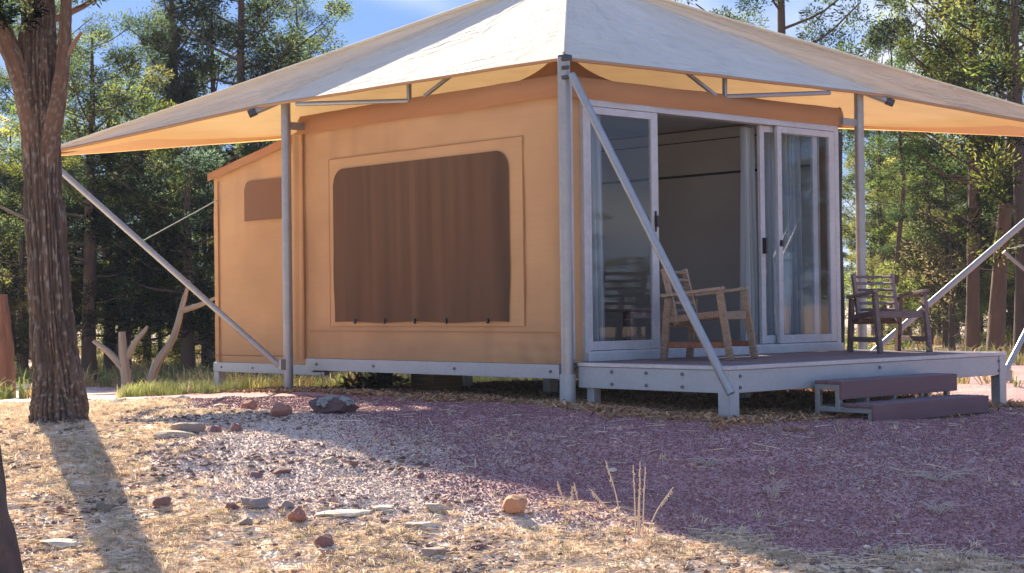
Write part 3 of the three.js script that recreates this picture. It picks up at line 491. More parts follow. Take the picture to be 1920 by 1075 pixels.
{
  const W = 1.76, X1 = 3.82;
  const deck = thing('timber_deck', 'low deck of brown boards with galvanised steel edge in front of the doors', 'deck');
  const n = 12, b0 = 0.09, bw = (W - 0.04 - b0) / n;
  for (let k = 0; k < n; k++) part('board', boxTo(0.055, X1 - 0.05, -0.027, -0.002 + 0.0015 * hash(k, 3, 1), b0 + k * bw + 0.003, b0 + (k + 1) * bw - 0.003, 0.003), M.deck[k % 3], deck);
  const edge = (name, g) => part(name, g, M.fascia, deck);
  const fl = edge('edge_beam', boxTo(-0.025, 0.03, -0.20, -0.028, 0.20, W - 0.085, 0.004)), ff = edge('edge_beam', boxTo(0.075, X1 - 0.075, -0.20, -0.028, W - 0.03, W + 0.02, 0.004)), fr = edge('edge_beam', boxTo(X1 - 0.03, X1 + 0.025, -0.20, -0.028, 0.05, W - 0.085, 0.004));
  part('edge_trim', boxTo(-0.034, 0.05, -0.027, 0.004, 0.20, W + 0.03, 0.004), M.trim, deck);
  part('edge_trim', boxTo(0.053, X1 + 0.03, -0.027, 0.004, W - 0.037, W + 0.03, 0.004), M.trim, deck);
  part('edge_trim', boxTo(X1 - 0.045, X1 + 0.03, -0.027, 0.004, 0.06, W - 0.04, 0.004), M.trim, deck);
  for (const z of [0.577, 0.948, 1.32]) for (const y of [-0.065, -0.162]) part('bolt', rod(V(-0.024, y, z), V(-0.036, y, z), 0.014, 0.014, 8), M.bolt, fl);
  for (const [x, y] of [[1.89, -0.07]]) part('bolt', rod(V(x, y, W + 0.019), V(x, y, W + 0.031), 0.014, 0.014, 8), M.bolt, ff);
  for (const x of [0.10, X1 - 0.10]) for (const y of [-0.075, -0.16]) part('bolt', rod(V(x, y, W + 0.019), V(x, y, W + 0.031), 0.013, 0.013, 8), M.bolt, ff);
  // corner posts are folded angles with a web
  const corner = (x, z, s) => { const y0 = ground(x, z) - 0.05; return part('corner_post', [boxTo(x - 0.055, x + 0.055, y0, -0.029, z - 0.005, z + 0.0, 0.002), boxTo(x - 0.055 * s - 0.003, x - 0.055 * s + 0.003, y0, -0.029, z - 0.11, z - 0.006, 0.002), boxTo(x - 0.04, x + 0.04, y0, -0.21, z - 0.10, z - 0.012, 0.004)], M.fascia, deck); };
  corner(0.025, W + 0.028, 1); corner(X1 - 0.04, W + 0.028, -1);
  for (const [x, z] of [[0.05, 0.30], [1.9, 0.35], [3.7, 0.35], [1.9, 1.6]]) part('leg', boxTo(x - 0.04, x + 0.04, ground(x, z) - 0.05, -0.201, z - 0.04, z + 0.04), M.fascia, deck);
  for (const x of [0.6, 1.27, 1.94, 2.6, 3.2]) part('joist', boxTo(x - 0.025, x + 0.025, -0.15, -0.0285, 0.1, W - 0.035, 0.003), M.fascia, deck);

  const st = thing('steps', 'two brown treads on a galvanised frame standing before the front edge of the deck', 'steps');
  const tread = (x0, x1, top, z0, z1, h) => {   // two boards on top and a deep front board
    const w = (z1 - z0 - 0.03) / 2;
    part('tread_board', boxTo(x0, x1, top - 0.026, top, z0, z0 + w - 0.003, 0.004), M.tread, st); part('tread_board', boxTo(x0, x1, top - 0.026, top, z0 + w + 0.003, z1 - 0.028, 0.004), M.tread, st);
    part('riser_board', boxTo(x0 - 0.004, x1 + 0.004, top - h, top - 0.001, z1 - 0.025, z1, 0.004), M.tread, st);
  };
  tread(0.93, 2.53, -0.137, 1.84, 2.10, 0.142); tread(0.92, 2.52, -0.308, 2.10 + 0.012, 2.40, 0.138);
  const tube = 0.042, gy = (x, z) => ground(x, z) - 0.03;
  for (const x of [0.955, 2.45]) {
    const f = [boxTo(x - tube / 2, x + tube / 2, gy(x, 1.86), -0.165, 1.84, 1.84 + tube), boxTo(x - tube / 2, x + tube / 2, -0.165 - tube, -0.165, 1.84 + tube + 0.002, 2.07), boxTo(x - tube / 2, x + tube / 2, -0.335 - tube, -0.165 - tube - 0.002, 2.03, 2.072), boxTo(x - tube / 2, x + tube / 2, -0.335 - tube, -0.336, 1.84 + tube + 0.002, 2.028), boxTo(x - tube / 2, x + tube / 2, -0.335 - tube, -0.336, 2.074, 2.372), boxTo(x - tube / 2, x + tube / 2, gy(x, 2.35), -0.335 - tube - 0.002, 2.33, 2.372)];
    part('side_frame', f, M.galv, st);
  }
  part('cross_bar', [boxTo(0.98, 2.43, -0.36, -0.33, 1.86, 1.90), boxTo(0.98, 2.43, -0.20, -0.166, 1.86, 1.90)], M.galv, st);
  for (const x of [1.33, 1.70, 2.08]) part('stay', boxTo(x - 0.018, x + 0.018, -0.345, -0.166, 2.03, 2.06), M.galv, st);
}

{
  // weathered armchair: sitter faces +z; legs splay, arms rise to the front, back of horizontal slats
  function armchair(label, pos, turn, woods, odd, size) {
    const c = thing('armchair', label, 'chair', pos, turn), W = 0.53, h = W / 2, w = (k) => woods[k % woods.length];
    for (const s of [-1, 1]) {
      const x = s * h;
      part('front_leg', beam(V(x, 0, 0.36), V(x, 0.565, 0.27), 0.042, 0.058), w(0), c);
      part('rear_leg', beam(V(x, 0, -0.24), V(x, 0.52, -0.19), 0.042, 0.058), w(1), c);
      part('arm', beam(V(x, 0.535, -0.25), V(x, 0.592, 0.31), 0.060, 0.028), w(2), c);
      part('side_rail', beam(V(x - s * 0.002, 0.33, -0.22), V(x - s * 0.002, 0.385, 0.29), 0.028, 0.055), w(1), c);
      part('stretcher', beam(V(x, 0.125, -0.22), V(x, 0.125, 0.33), 0.03, 0.05), odd || w(0), c);
      part('back_stile', beam(V(s * (h - 0.055), 0.29, -0.14), V(s * (h - 0.055), 0.765, -0.255), 0.035, 0.048), w(2), c);
    }
    part('front_rail', box(W - 0.045, 0.065, 0.028, 0, 0.365, 0.285), w(0), c);
    part('rear_rail', box(W - 0.045, 0.06, 0.028, 0, 0.30, -0.20), w(1), c);
    for (let k = 0; k < 7; k++) { const t = 0.12 + k * 0.137; part('slat', beam(V(-(h - 0.075), mix(0.29, 0.765, t), mix(-0.14, -0.255, t) + 0.006), V(h - 0.075, mix(0.29, 0.765, t), mix(-0.14, -0.255, t) + 0.006), 0.05, 0.018, 1.57 + 0.24), w(k), c); }
    for (let k = 0; k < 7; k++) { const t = k / 6; part('seat_slat', box(W - 0.07, 0.018, 0.052, 0, mix(0.345, 0.392, t), mix(-0.14, 0.262, t), 0.004), w(k + 1), c); }
    if (size) c.scale.setScalar(size);
    return c;
  }
  armchair('honey coloured wooden armchair by the open doorway behind the diagonal steel brace', [1.10, 0.004, 0.56], 0.30, M.wood, M.woodRed);
  armchair('grey brown weathered wooden armchair at the right end of the deck beside the steel post', [3.43, 0.004, 0.79], -0.46, M.woodDark, null, 0.95);
}

{
  const palettes = {
    dark: [[0.07, 0.10, 0.05], [0.095, 0.135, 0.06], [0.06, 0.09, 0.06], [0.13, 0.155, 0.06]],
    blue: [[0.07, 0.11, 0.08], [0.095, 0.145, 0.10], [0.06, 0.09, 0.07], [0.12, 0.16, 0.07]],
    mid: [[0.10, 0.15, 0.05], [0.13, 0.19, 0.06], [0.08, 0.12, 0.05], [0.17, 0.21, 0.07]],
    light: [[0.20, 0.25, 0.06], [0.25, 0.28, 0.07], [0.14, 0.19, 0.06], [0.30, 0.30, 0.09]],
    grey: [[0.13, 0.17, 0.08], [0.16, 0.20, 0.10], [0.19, 0.21, 0.11], [0.11, 0.15, 0.07]],
    brown: [[0.20, 0.17, 0.09], [0.26, 0.20, 0.11], [0.14, 0.13, 0.07], [0.16, 0.18, 0.08]],
  };
  // leaf sprays: thin pointed blades thrown out from the centre of each clump
  function leaves(clumps, per, len, wid, pal, seed) {
    const r = rng(seed), N = clumps.length * per, pos = new Float32Array(N * 12), col = new Float32Array(N * 12), nor = new Float32Array(N * 12), idx = new Uint32Array(N * 6), d = V(), s = V(), c = V(), n = V();
    let q = 0;
    for (const [p, rad, flat] of clumps) {
      const tone = pal[Math.floor(r() * pal.length)], bright = 0.7 + 0.6 * r();
      for (let k = 0; k < per; k++) {
        const a = r() * 6.283, u = 2 * r() - 1, w = Math.sqrt(1 - u * u), rr = Math.pow(r(), 0.45);
        d.set(w * Math.cos(a), u * flat, w * Math.sin(a)); c.copy(p).addScaledVector(d, rad * rr);
        d.set(d.x + (r() - 0.5) * 1.3, d.y * 0.8 + (r() - 0.35) * 1.2, d.z + (r() - 0.5) * 1.3).normalize(); s.set(r() - 0.5, r() - 0.5, r() - 0.5).cross(d).normalize(); n.crossVectors(d, s);
        const L = len * (0.6 + 0.8 * r()), W = wid * (0.7 + 0.6 * r()), o = q * 12;
        for (let v = 0; v < 4; v++) {
          const f = [0, 0.45, 1, 0.45][v], g = [0, 1, 0, -1][v];
          pos[o + v * 3] = c.x + d.x * L * f + s.x * W * g; pos[o + v * 3 + 1] = c.y + d.y * L * f + s.y * W * g; pos[o + v * 3 + 2] = c.z + d.z * L * f + s.z * W * g;
          nor[o + v * 3] = n.x; nor[o + v * 3 + 1] = n.y; nor[o + v * 3 + 2] = n.z;
        }
        const j = bright * (0.75 + 0.5 * r());
        for (let v = 0; v < 4; v++) { col[o + v * 3] = tone[0] * j; col[o + v * 3 + 1] = tone[1] * j; col[o + v * 3 + 2] = tone[2] * j; }
        const b = q * 4; idx.set([b, b + 1, b + 2, b, b + 2, b + 3], q * 6); q++;
      }
    }
    const g = new THREE.BufferGeometry(); g.setAttribute('position', new THREE.BufferAttribute(pos, 3)); g.setAttribute('normal', new THREE.BufferAttribute(nor, 3)); g.setAttribute('color', new THREE.BufferAttribute(col, 3)); g.setIndex(new THREE.BufferAttribute(idx, 1)); return g;
  }
  const barkTint = (c) => (a, m, b) => { const k = 0.75 + 0.5 * vn(a * 3, m * 5, 2); return c.map((v) => v * k); };
  // a tree: height, trunk radius, where the crown begins, its half width as a function of height (0..1 in the crown)
  function tree(name, o) {
    const r = rng(o.seed), t = new THREE.Group(); t.name = name;
    const H = o.h, pts = []; let x = 0, z = 0; for (let k = 0; k <= 6; k++) { pts.push(V(x, k / 6 * H * 0.96 - (k ? 0 : 0.15), z)); x += (r() - 0.5) * 0.09 * H * 0.12 * (o.bend ?? 1) + (o.lean?.[0] ?? 0) * H / 6; z += (r() - 0.5) * 0.09 * H * 0.12 * (o.bend ?? 1) + (o.lean?.[1] ?? 0) * H / 6; }
    const trunkAt = (f) => { const g = f * 6, i = Math.min(5, Math.floor(g)); return pts[i].clone().lerp(pts[i + 1], g - i); };
    const c = o.bark ?? [0.095, 0.062, 0.047];
    part('trunk', sweep(pts, [o.r * 1.25, o.r, o.r * 0.9, o.r * 0.75, o.r * 0.55, o.r * 0.35, o.r * 0.12], 14, 50, (a, m, R) => R * 0.16 * (vn(a * 2.6, m * 1.6, o.seed) - 0.5) * (a < 6 ? 1 : 0), barkTint(c)), M.bark, t);
    const limbs = [], clumps = [], n = o.limbs;
    for (let k = 0; k < n; k++) {
      const f = mix(o.from, 0.97, (k + r() * 0.8) / n), cr = (f - o.from) / (1 - o.from), reach = o.half(cr) * (0.65 + 0.55 * r()), a = k * 2.4 + r() * 1.2, up = mix(o.up0 ?? 0.35, o.up1 ?? 0.9, cr);
      const b = trunkAt(f), e = b.clone().add(V(Math.cos(a) * reach, reach * up * (0.6 + 0.6 * r()), Math.sin(a) * reach)), m = b.clone().lerp(e, 0.5).add(V(0, -reach * 0.10, 0));
      limbs.push(sweep([b, m, e], [o.r * 0.34 * (1.1 - cr), o.r * 0.10], 5, 6, null, barkTint(c)));
      const cn = Math.max(2, Math.round(o.clumps * reach));
      for (let j = 0; j < cn; j++) {
        const s = 0.30 + 0.75 * (j + r()) / cn, q = (s < 0.5 ? b.clone().lerp(m, s * 2) : m.clone().lerp(e, s * 2 - 1)), off = o.cr * 1.1;
        q.add(V((r() - 0.5) * off * 2, (r() - 0.4) * off * 1.4, (r() - 0.5) * off * 2));
        if (r() < (o.bare ?? 0.1)) continue;
        clumps.push([q, o.cr * (0.6 + 0.8 * r()), o.flat ?? 0.7]);
      }
    }
    for (let k = 0; k < (o.dead ?? 3); k++) { const f = mix(0.15, o.from, r()), a = r() * 6.28, L = 0.3 + 0.5 * r(), b = trunkAt(f); limbs.push(sweep([b, b.clone().add(V(Math.cos(a) * L * 0.5, 0.05, Math.sin(a) * L * 0.5)), b.clone().add(V(Math.cos(a) * L, 0.2 * r(), Math.sin(a) * L))], [o.r * 0.16, o.r * 0.05], 5, 4, null, barkTint(c))); }
    part('branches', mergeGeometries(limbs), M.bark, t);
    part('crown', leaves(clumps, o.per, o.len, o.wid, palettes[o.pal], o.seed + 5), M.leaf, t);
    return t;
  }
  const cone = (w) => (c) => w * (1 - 0.75 * c) * Math.min(1, 0.5 + c * 3), oval = (w) => (c) => w * Math.sqrt(Math.max(0.04, 1 - Math.pow(2 * c - 0.9, 2) * 0.8));
  const P = {
    cypress: tree('cypress', { seed: 1, h: 7, r: 0.10, from: 0.30, half: cone(1.7), limbs: 30, clumps: 4.6, cr: 0.25, per: 340, len: 0.06, wid: 0.0088, pal: 'dark', bare: 0.15 }),
    blue: tree('blue', { seed: 2, h: 3.6, r: 0.09, from: 0.16, half: oval(1.35), limbs: 26, clumps: 3.8, cr: 0.24, per: 350, len: 0.058, wid: 0.0086, pal: 'blue', bare: 0.12, up0: 0.1, up1: 0.8 }),
    mid: tree('mid', { seed: 3, h: 8, r: 0.105, from: 0.34, half: oval(1.8), limbs: 26, clumps: 4.0, cr: 0.26, per: 340, len: 0.062, wid: 0.0095, pal: 'mid', bare: 0.25, bark: [0.10, 0.06, 0.042] }),
    light: tree('light', { seed: 4, h: 5, r: 0.09, from: 0.22, half: oval(1.35), limbs: 26, clumps: 3.8, cr: 0.23, per: 340, len: 0.06, wid: 0.0098, pal: 'light', bare: 0.15 }),
    slim: tree('slim', { seed: 5, h: 9, r: 0.07, from: 0.30, bend: 3.2, dead: 10, half: oval(1.25), limbs: 24, clumps: 3.2, cr: 0.27, per: 250, len: 0.075, wid: 0.012, pal: 'mid', bare: 0.25, bark: [0.125, 0.072, 0.048] }),
    shrub: tree('shrub', { seed: 6, h: 1.9, r: 0.05, from: 0.05, half: oval(1.0), limbs: 18, clumps: 3, cr: 0.22, per: 250, len: 0.065, wid: 0.01, pal: 'light', bare: 0.1, dead: 0, up0: 0.3, up1: 0.9 }),
    scrub: tree('scrub', { seed: 7, h: 2.2, r: 0.05, from: 0.05, half: oval(1.1), limbs: 18, clumps: 3, cr: 0.22, per: 250, len: 0.068, wid: 0.009, pal: 'brown', bare: 0.1, dead: 0, up0: 0.3, up1: 0.9 }),
    far: tree('far', { seed: 8, h: 10, r: 0.14, from: 0.26, half: oval(2.0), limbs: 24, clumps: 2.5, cr: 0.40, per: 120, len: 0.16, wid: 0.026, pal: 'mid', bare: 0.2 }),
    farDark: tree('farDark', { seed: 9, h: 9, r: 0.14, from: 0.18, half: cone(2.2), limbs: 26, clumps: 2.0, cr: 0.38, per: 120, len: 0.16, wid: 0.025, pal: 'dark', bare: 0.15 }),
    farBare: tree('farBare', { seed: 10, h: 9, r: 0.12, from: 0.45, half: oval(1.5), limbs: 18, clumps: 1.8, cr: 0.36, per: 120, len: 0.15, wid: 0.024, pal: 'mid', bare: 0.35, dead: 12, bark: [0.15, 0.09, 0.06] }),
  };
  const plant = (kind, name, across, away, scale, turn, label, category, group) => {
    const [x, z] = site(across, away), c = P[kind].clone(); c.name = numbered(name); c.position.set(x, ground(x, z) - 0.02, z); c.rotation.y = turn;
    Array.isArray(scale) ? c.scale.set(...scale) : c.scale.setScalar(scale); scene.add(c); return tag(c, label, category, group);
  };
  const px = (x, T) => (x - 960) / 3071 * T;   // where a line of sight meets a distance, used while placing trees
  // left side
  plant('cypress', 'cypress_tree', px(168, 25), 25, [1.05, 0.80, 1.05], 0.4, 'dark straight cypress trunk close behind the big forked tree', 'tree');
  plant('cypress', 'cypress_tree', px(462, 32), 32, 1.38, 2.1, 'tall dark cypress reaching out of the picture above the fly on its left side', 'tree');
  plant('cypress', 'cypress_tree', px(330, 34), 34, [1.25, 1.45, 1.25], 4.0, 'tall cypress with drooping dark crown between forked tree and tallest cypress', 'tree');
  plant('light', 'bush_tree', px(205, 28), 28, [1.1, 1.05, 1.1], 1.0, 'sunlit yellow green tree right behind the forked trunk', 'tree');
  plant('light', 'bush_tree', px(20, 31), 31, [1.1, 0.95, 1.1], 3.0, 'yellow green tree glimpsed left of the forked trunk', 'tree');
  plant('blue', 'cypress_bush', px(350, 25), 25, [1.15, 1.05, 1.15], 0.0, 'dense blue green cypress bush left of the annexe', 'tree');
  plant('blue', 'cypress_bush', px(235, 27), 27, [1.0, 0.95, 1.0], 2.0, 'smaller blue green bush behind the long left strut', 'tree');
  plant('mid', 'pine_tree', px(60, 36), 36, 1.0, 2.6, 'mid green pine behind the left edge of the forked tree', 'tree');
  plant('mid', 'pine_tree', px(570, 38), 38, [0.9, 1.1, 0.9], 0.7, 'thin crowned pine whose top shows above the left slope of the fly', 'tree');
  plant('mid', 'pine_tree', px(395, 33), 33, [1.1, 0.95, 1.1], 5.2, 'full green pine between the two tall cypresses above the left wing of the fly', 'tree');
  plant('shrub', 'shrub', px(440, 24), 24, 0.8, 0.5, 'yellow green shrub beside the wall of the annexe', 'shrub');
  plant('shrub', 'shrub', px(300, 29), 29, 0.9, 1.5, 'sunlit low shrub under the blue green bush', 'shrub');
  plant('scrub', 'scrub_bush', px(90, 24), 24, 0.7, 0.2, 'grey brown scrub at the foot of the straight cypress', 'shrub');
  plant('scrub', 'scrub_bush', px(385, 30), 30, 0.9, 2.2, 'brown scrub under the trees near the annexe leg', 'shrub');
  plant('blue', 'cypress_bush', px(40, 26), 26, [0.9, 0.9, 0.9], 4.4, 'dark green bush at the left edge behind the red stump', 'tree');
  // right side
  plant('mid', 'pine_tree', px(1482, 31), 31, [1.15, 1.35, 1.15], 1.7, 'tall sparse pine behind the right slope of the fly', 'tree');
  plant('mid', 'pine_tree', px(1822, 29), 29, [1.1, 1.15, 1.1], 3.3, 'tall pine with dark upper trunk standing above the right wing of the fly', 'tree');
  plant('slim', 'slim_pine', px(1862, 30), 30, [2.0, 1.0, 2.0], 0.9, 'thick red brown pine trunk at the right edge of the picture', 'tree');
  plant('light', 'bush_tree', px(1915, 26), 26, [1.35, 1.55, 1.35], 5.0, 'bright green tree filling the upper right edge of the picture', 'tree');
  plant('light', 'bush_tree', px(1700, 37), 37, [1.0, 0.85, 1.0], 2.4, 'light green young tree behind the right chair', 'tree');
  plant('light', 'bush_tree', px(1790, 41), 41, [1.1, 0.95, 1.1], 4.1, 'light green young tree between chair and thick right trunk', 'tree');
  [[1648, 38, 'slender pine just right of the right steel post'], [1682, 34, 'slender pine rising behind the back of the right chair'], [1706, 43, 'thin pine seen over the right arm of the right chair'], [1742, 36, 'slender pine behind the lower end of the right strut'], [1790, 47, 'thin far pine crossed by the middle of the right strut'], [1828, 38, 'slender pine close left of the thick red brown trunk'], [1893, 42, 'thin pine right of the thick red brown trunk'], [1725, 55, 'faint farthest pine of the grove between the chair and the strut']]
    .forEach(([x, T, label], i) => plant('slim', 'slim_pine', px(x, T), T, [0.75 + 0.3 * hash(i, 3, 5), 0.75 + 0.35 * hash(i, 1, 5), 0.75 + 0.3 * hash(i, 3, 5)], i * 1.9, label, 'tree', 'slender pines in the grove right of the tent'));
  plant('shrub', 'shrub', px(1905, 32), 32, 0.75, 0.9, 'yellow shrub at the right edge under the grove', 'shrub');
  plant('shrub', 'shrub', px(1650, 33), 33, 0.8, 3.9, 'light shrub right behind the right steel post', 'shrub');
  plant('scrub', 'scrub_bush', px(1760, 40), 40, 0.8, 3.1, 'brown scrub among the trunks right of the deck', 'shrub');
  // the wood beyond, tree by tree
  [[1640, 42, 0.95, 0.3, 'light green young tree right behind the right steel post'], [1735, 45, 1.05, 1.9, 'light green young tree above the right arm of the right chair'], [1835, 48, 1.1, 3.6, 'pale green far tree left of the thick red brown trunk'], [1672, 52, 1.2, 5.2, 'pale green far tree above the back of the right chair'], [1775, 36, 0.8, 2.9, 'low light green tree crossed by the right strut'], [1880, 45, 1.0, 0.2, 'light green tree behind the thick red brown trunk']].forEach(([x, T, k, a, label]) => plant('light', 'bush_tree', px(x, T), T, [k * 1.15, k, k * 1.15], a, label, 'tree', 'young light green trees of the right grove'));
  [[275, 30, 0.62, 1.2, 'low yellow green tree crossed by the middle of the left strut'], [432, 31, 0.66, 2.7, 'low yellow green tree partly hidden by the annexe wall'], [120, 33, 0.8, 0.3, 'yellow green tree hidden behind the big forked trunk'], [520, 36, 0.9, 4.4, 'yellow green tree hidden behind the annexe window'], [225, 27, 0.72, 5.1, 'yellow green young tree beside the bleached dead tree'], [385, 29, 0.7, 0.8, 'yellow green young tree just left of the annexe corner']].forEach(([x, T, k, a, label]) => plant('light', 'bush_tree', px(x, T), T, [k * 1.3, k, k * 1.3], a, label, 'tree', 'low yellow green trees left of the tent'));
  // across the clearing, behind the photographer: seen mirrored in the door glass
  [[40, 34, 1.0], [43.5, 37, 0.62], [46.5, 41, 0.46], [49, 38, 0.6], [51.5, 33, 0.95], [54, 37, 1.15], [57, 32, 0.9], [60, 36, 1.1], [63, 33, 1.0]].forEach(([deg, d, k], i) => {
    const a = deg * Math.PI / 180, x = 1.5 + Math.sin(a) * d, z = Math.cos(a) * d, c = P[['blue', 'light', 'mid'][i % 3]].clone(), h = [3.6, 5, 8][i % 3]; c.name = numbered('clearing_tree'); c.position.set(x, ground(x, z) - 0.03, z); c.rotation.y = i; c.scale.set(k * 1.6, k * 6 / h, k * 1.6); scene.add(c);
    tag(c, 'tree across the clearing mirrored in the glass of the doors', 'tree', 'trees across the clearing mirrored in the door glass');
  });
  let rr = rng(404);
  for (let k = 0; k < 24; k++) {
    const side = k % 2, T = 52 + 36 * rr(), x = side ? mix(1540, 2050, rr()) : mix(-120, 760, rr()), kind = ['far', 'farDark', 'farBare', 'far'][Math.floor(rr() * 4)], s = 0.42 + 0.28 * rr();
    plant(kind, 'woodland_tree', px(x, T), T, [s, s * (0.85 + 0.3 * rr()), s], rr() * 6.28, side ? 'green woodland tree standing deep in the wood right of the tent' : 'green woodland tree standing deep in the wood left of the tent', 'tree', side ? 'trees of the wood right of the tent' : 'trees of the wood left of the tent');
  }
  for (let k = 0; k < 16; k++) { const T = 50 + 30 * rr(), x = mix(760, 1540, rr()), s = 0.5 + 0.2 * rr(); plant(k % 3 ? 'far' : 'farDark', 'woodland_tree', px(x, T), T, s, rr() * 6.28, 'green woodland tree deep in the wood hidden low behind the tent', 'tree', 'trees of the wood behind the tent'); }
  for (let k = 0; k < 18; k++) { const side = k % 2, T = 34 + 30 * rr(), x = side ? mix(1600, 2000, rr()) : mix(-80, 560, rr()), kind = rr() < 0.5 ? 'scrub' : 'shrub', s = 0.7 + 0.6 * rr(); plant(kind, 'woodland_bush', px(x, T), T, s, rr() * 6.28, side ? 'low bush between the trunks of the right hand wood' : 'low bush between the trunks of the wood beyond the annexe', 'shrub', side ? 'bushes of the wood right of the tent' : 'bushes of the wood left of the tent'); }

  // the big forked tree
  {
    const [bx, bz] = [-3.74, -1.46], y0 = ground(bx, bz), t = thing('forked_tree', 'big old tree with deeply furrowed bark forking near the top at the left', 'tree', [bx, y0, bz]);
    const q = (dx, y, dd = 0) => V(dx * RX - dd * FX, y, dx * RZ - dd * FZ);
    const ridge = (amp) => (a, m, R) => {
      const w = fbm(Math.cos(a) * 1.6 + m * 0.5, Math.sin(a) * 1.6 + 4, m * 0.8, 3) - 0.5, u = a * 6.4 + w * 1.7, e = Math.min(1, a * 3, (6.283 - a) * 3);
      const k = 1 - Math.abs(2 * vn(u, m * 2.6, 5) - 1), plate = vn(u * 1.6 + 7, m * 13 + 3 * w, 8), fine = vn(u * 4, m * 40, 9);
      return Math.min(R, 0.17) * amp * e * (0.9 * (0.45 - Math.pow(k, 2.2)) + 0.45 * (plate - 0.5) + 0.22 * (fine - 0.5)) + R * 0.09 * (fbm(Math.cos(a) + 3, m * 0.9, Math.sin(a) + 5, 2) - 0.5);
    };
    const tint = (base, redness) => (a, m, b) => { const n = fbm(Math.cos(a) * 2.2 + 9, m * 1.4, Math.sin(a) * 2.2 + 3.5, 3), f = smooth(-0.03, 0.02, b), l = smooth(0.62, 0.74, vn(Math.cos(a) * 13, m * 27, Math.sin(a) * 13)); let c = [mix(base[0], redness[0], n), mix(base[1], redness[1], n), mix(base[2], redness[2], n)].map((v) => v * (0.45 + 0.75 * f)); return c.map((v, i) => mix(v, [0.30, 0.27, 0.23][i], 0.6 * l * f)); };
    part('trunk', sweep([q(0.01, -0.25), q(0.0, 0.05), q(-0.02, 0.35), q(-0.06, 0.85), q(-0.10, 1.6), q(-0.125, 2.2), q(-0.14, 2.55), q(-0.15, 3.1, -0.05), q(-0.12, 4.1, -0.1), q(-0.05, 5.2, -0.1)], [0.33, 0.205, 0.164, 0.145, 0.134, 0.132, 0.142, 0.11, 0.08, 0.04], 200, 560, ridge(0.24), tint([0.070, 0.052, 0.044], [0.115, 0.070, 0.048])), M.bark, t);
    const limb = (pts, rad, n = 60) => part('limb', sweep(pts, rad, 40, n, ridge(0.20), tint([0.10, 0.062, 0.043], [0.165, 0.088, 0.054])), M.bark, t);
    const l1 = limb([q(-0.115, 1.55, 0.02), q(-0.15, 2.05, 0.05), q(-0.225, 2.46, 0.07), q(-0.33, 2.78, 0.10), q(-0.48, 3.15, 0.15), q(-0.75, 3.9, 0.2)], [0.06, 0.082, 0.078, 0.070, 0.062, 0.03], 160);
    const l2 = limb([q(-0.10, 1.5, 0.03), q(-0.055, 2.0, 0.055), q(0.02, 2.34, 0.08), q(0.065, 2.62, 0.09), q(0.085, 2.95, 0.07), q(0.12, 3.7, 0.1)], [0.06, 0.078, 0.060, 0.048, 0.042, 0.02], 160);
    part('twig', sweep([q(0.065, 2.64, 0.09), q(0.14, 2.76, 0.09), q(0.205, 2.86, 0.08)], [0.028, 0.018, 0.010], 14, 20, ridge(0.1), tint([0.24, 0.14, 0.09], [0.3, 0.16, 0.1])), M.bark, l2);
    part('dead_branch', sweep([q(-0.05, 1.42, 0.05), q(-0.34, 1.56, 0.1), q(-0.62, 1.70, 0.1)], [0.014, 0.005], 8, 12, null, barkTint([0.16, 0.12, 0.1])), M.bark, t);
    const r = rng(99), clumps = [];
    for (let k = 0; k < 80; k++) { const a = r() * 6.283, h = 3.4 + 3.0 * Math.pow(r(), 0.8), R = 1.5 * Math.sqrt(Math.max(0.1, 1 - Math.pow((h - 4.6) / 2.1, 2))) * Math.sqrt(r()); clumps.push([V(Math.cos(a) * R - 0.1, h, Math.sin(a) * R), 0.16 + 0.20 * r(), 0.7]); }
    for (let k = 0; k < 26; k++) { const dx = -0.55 + 0.55 * r(), y = 2.88 + 0.45 * r() + 0.3 * Math.abs(dx + 0.2); clumps.push([q(dx, y, 0.22 + 0.30 * r()), 0.09 + 0.07 * r(), 0.75]); }
    for (let k = 0; k < 8; k++) clumps.push([q(0.02 + 0.3 * r(), 3.14 + 0.4 * r(), 0.2 - 0.4 * r()), 0.10 + 0.06 * r(), 0.7]);
    part('crown', leaves(clumps, 110, 0.055, 0.0075, palettes.grey, 41), M.leaf, t);
    const br = []; for (let k = 0; k < 18; k++) { const a = r() * 6.28, h = 2.9 + 2.2 * r(), R = 0.9 + 0.6 * r(), b = V(-0.12 * RX, h, -0.12 * RZ); br.push(sweep([b, b.clone().add(V(Math.cos(a) * R * 0.5, 0.25, Math.sin(a) * R * 0.5)), b.clone().add(V(Math.cos(a) * R, 0.7, Math.sin(a) * R))], [0.03, 0.008], 6, 8, null, barkTint([0.22, 0.13, 0.09]))); }
    part('branches', mergeGeometries(br), M.bark, t);
  }
  // trunk at the lower left corner
  {
    const [x, z] = site(-2.775, 8.75), t = thing('leaning_tree', 'dark tree trunk cut by the lower left corner of the picture', 'tree', [x, ground(x, z), z]), q = (a, y) => V(a * RX, y, a * RZ);
    part('trunk', sweep([q(0.02, -0.2), q(0.0, 0.1), q(-0.045, 0.45), q(-0.12, 1.1), q(-0.30, 2.6), q(-0.45, 4.5)], [0.17, 0.125, 0.10, 0.095, 0.085, 0.04], 60, 160, (a, m, R) => R * 0.2 * (vn(a * 4.4, m * 3, 3) - 0.5) * Math.min(1, a * 3, (6.283 - a) * 3), barkTint([0.085, 0.06, 0.055])), M.bark, t);
    const r = rng(31), cl = []; for (let k = 0; k < 40; k++) cl.push([q(-0.45 + (r() - 0.5) * 1.6, 3.4 + 1.9 * r()).add(V((r() - 0.5), 0, (r() - 0.5))), 0.3, 0.7]);
    part('crown', leaves(cl, 140, 0.08, 0.012, palettes.dark, 8), M.leaf, t);
  }
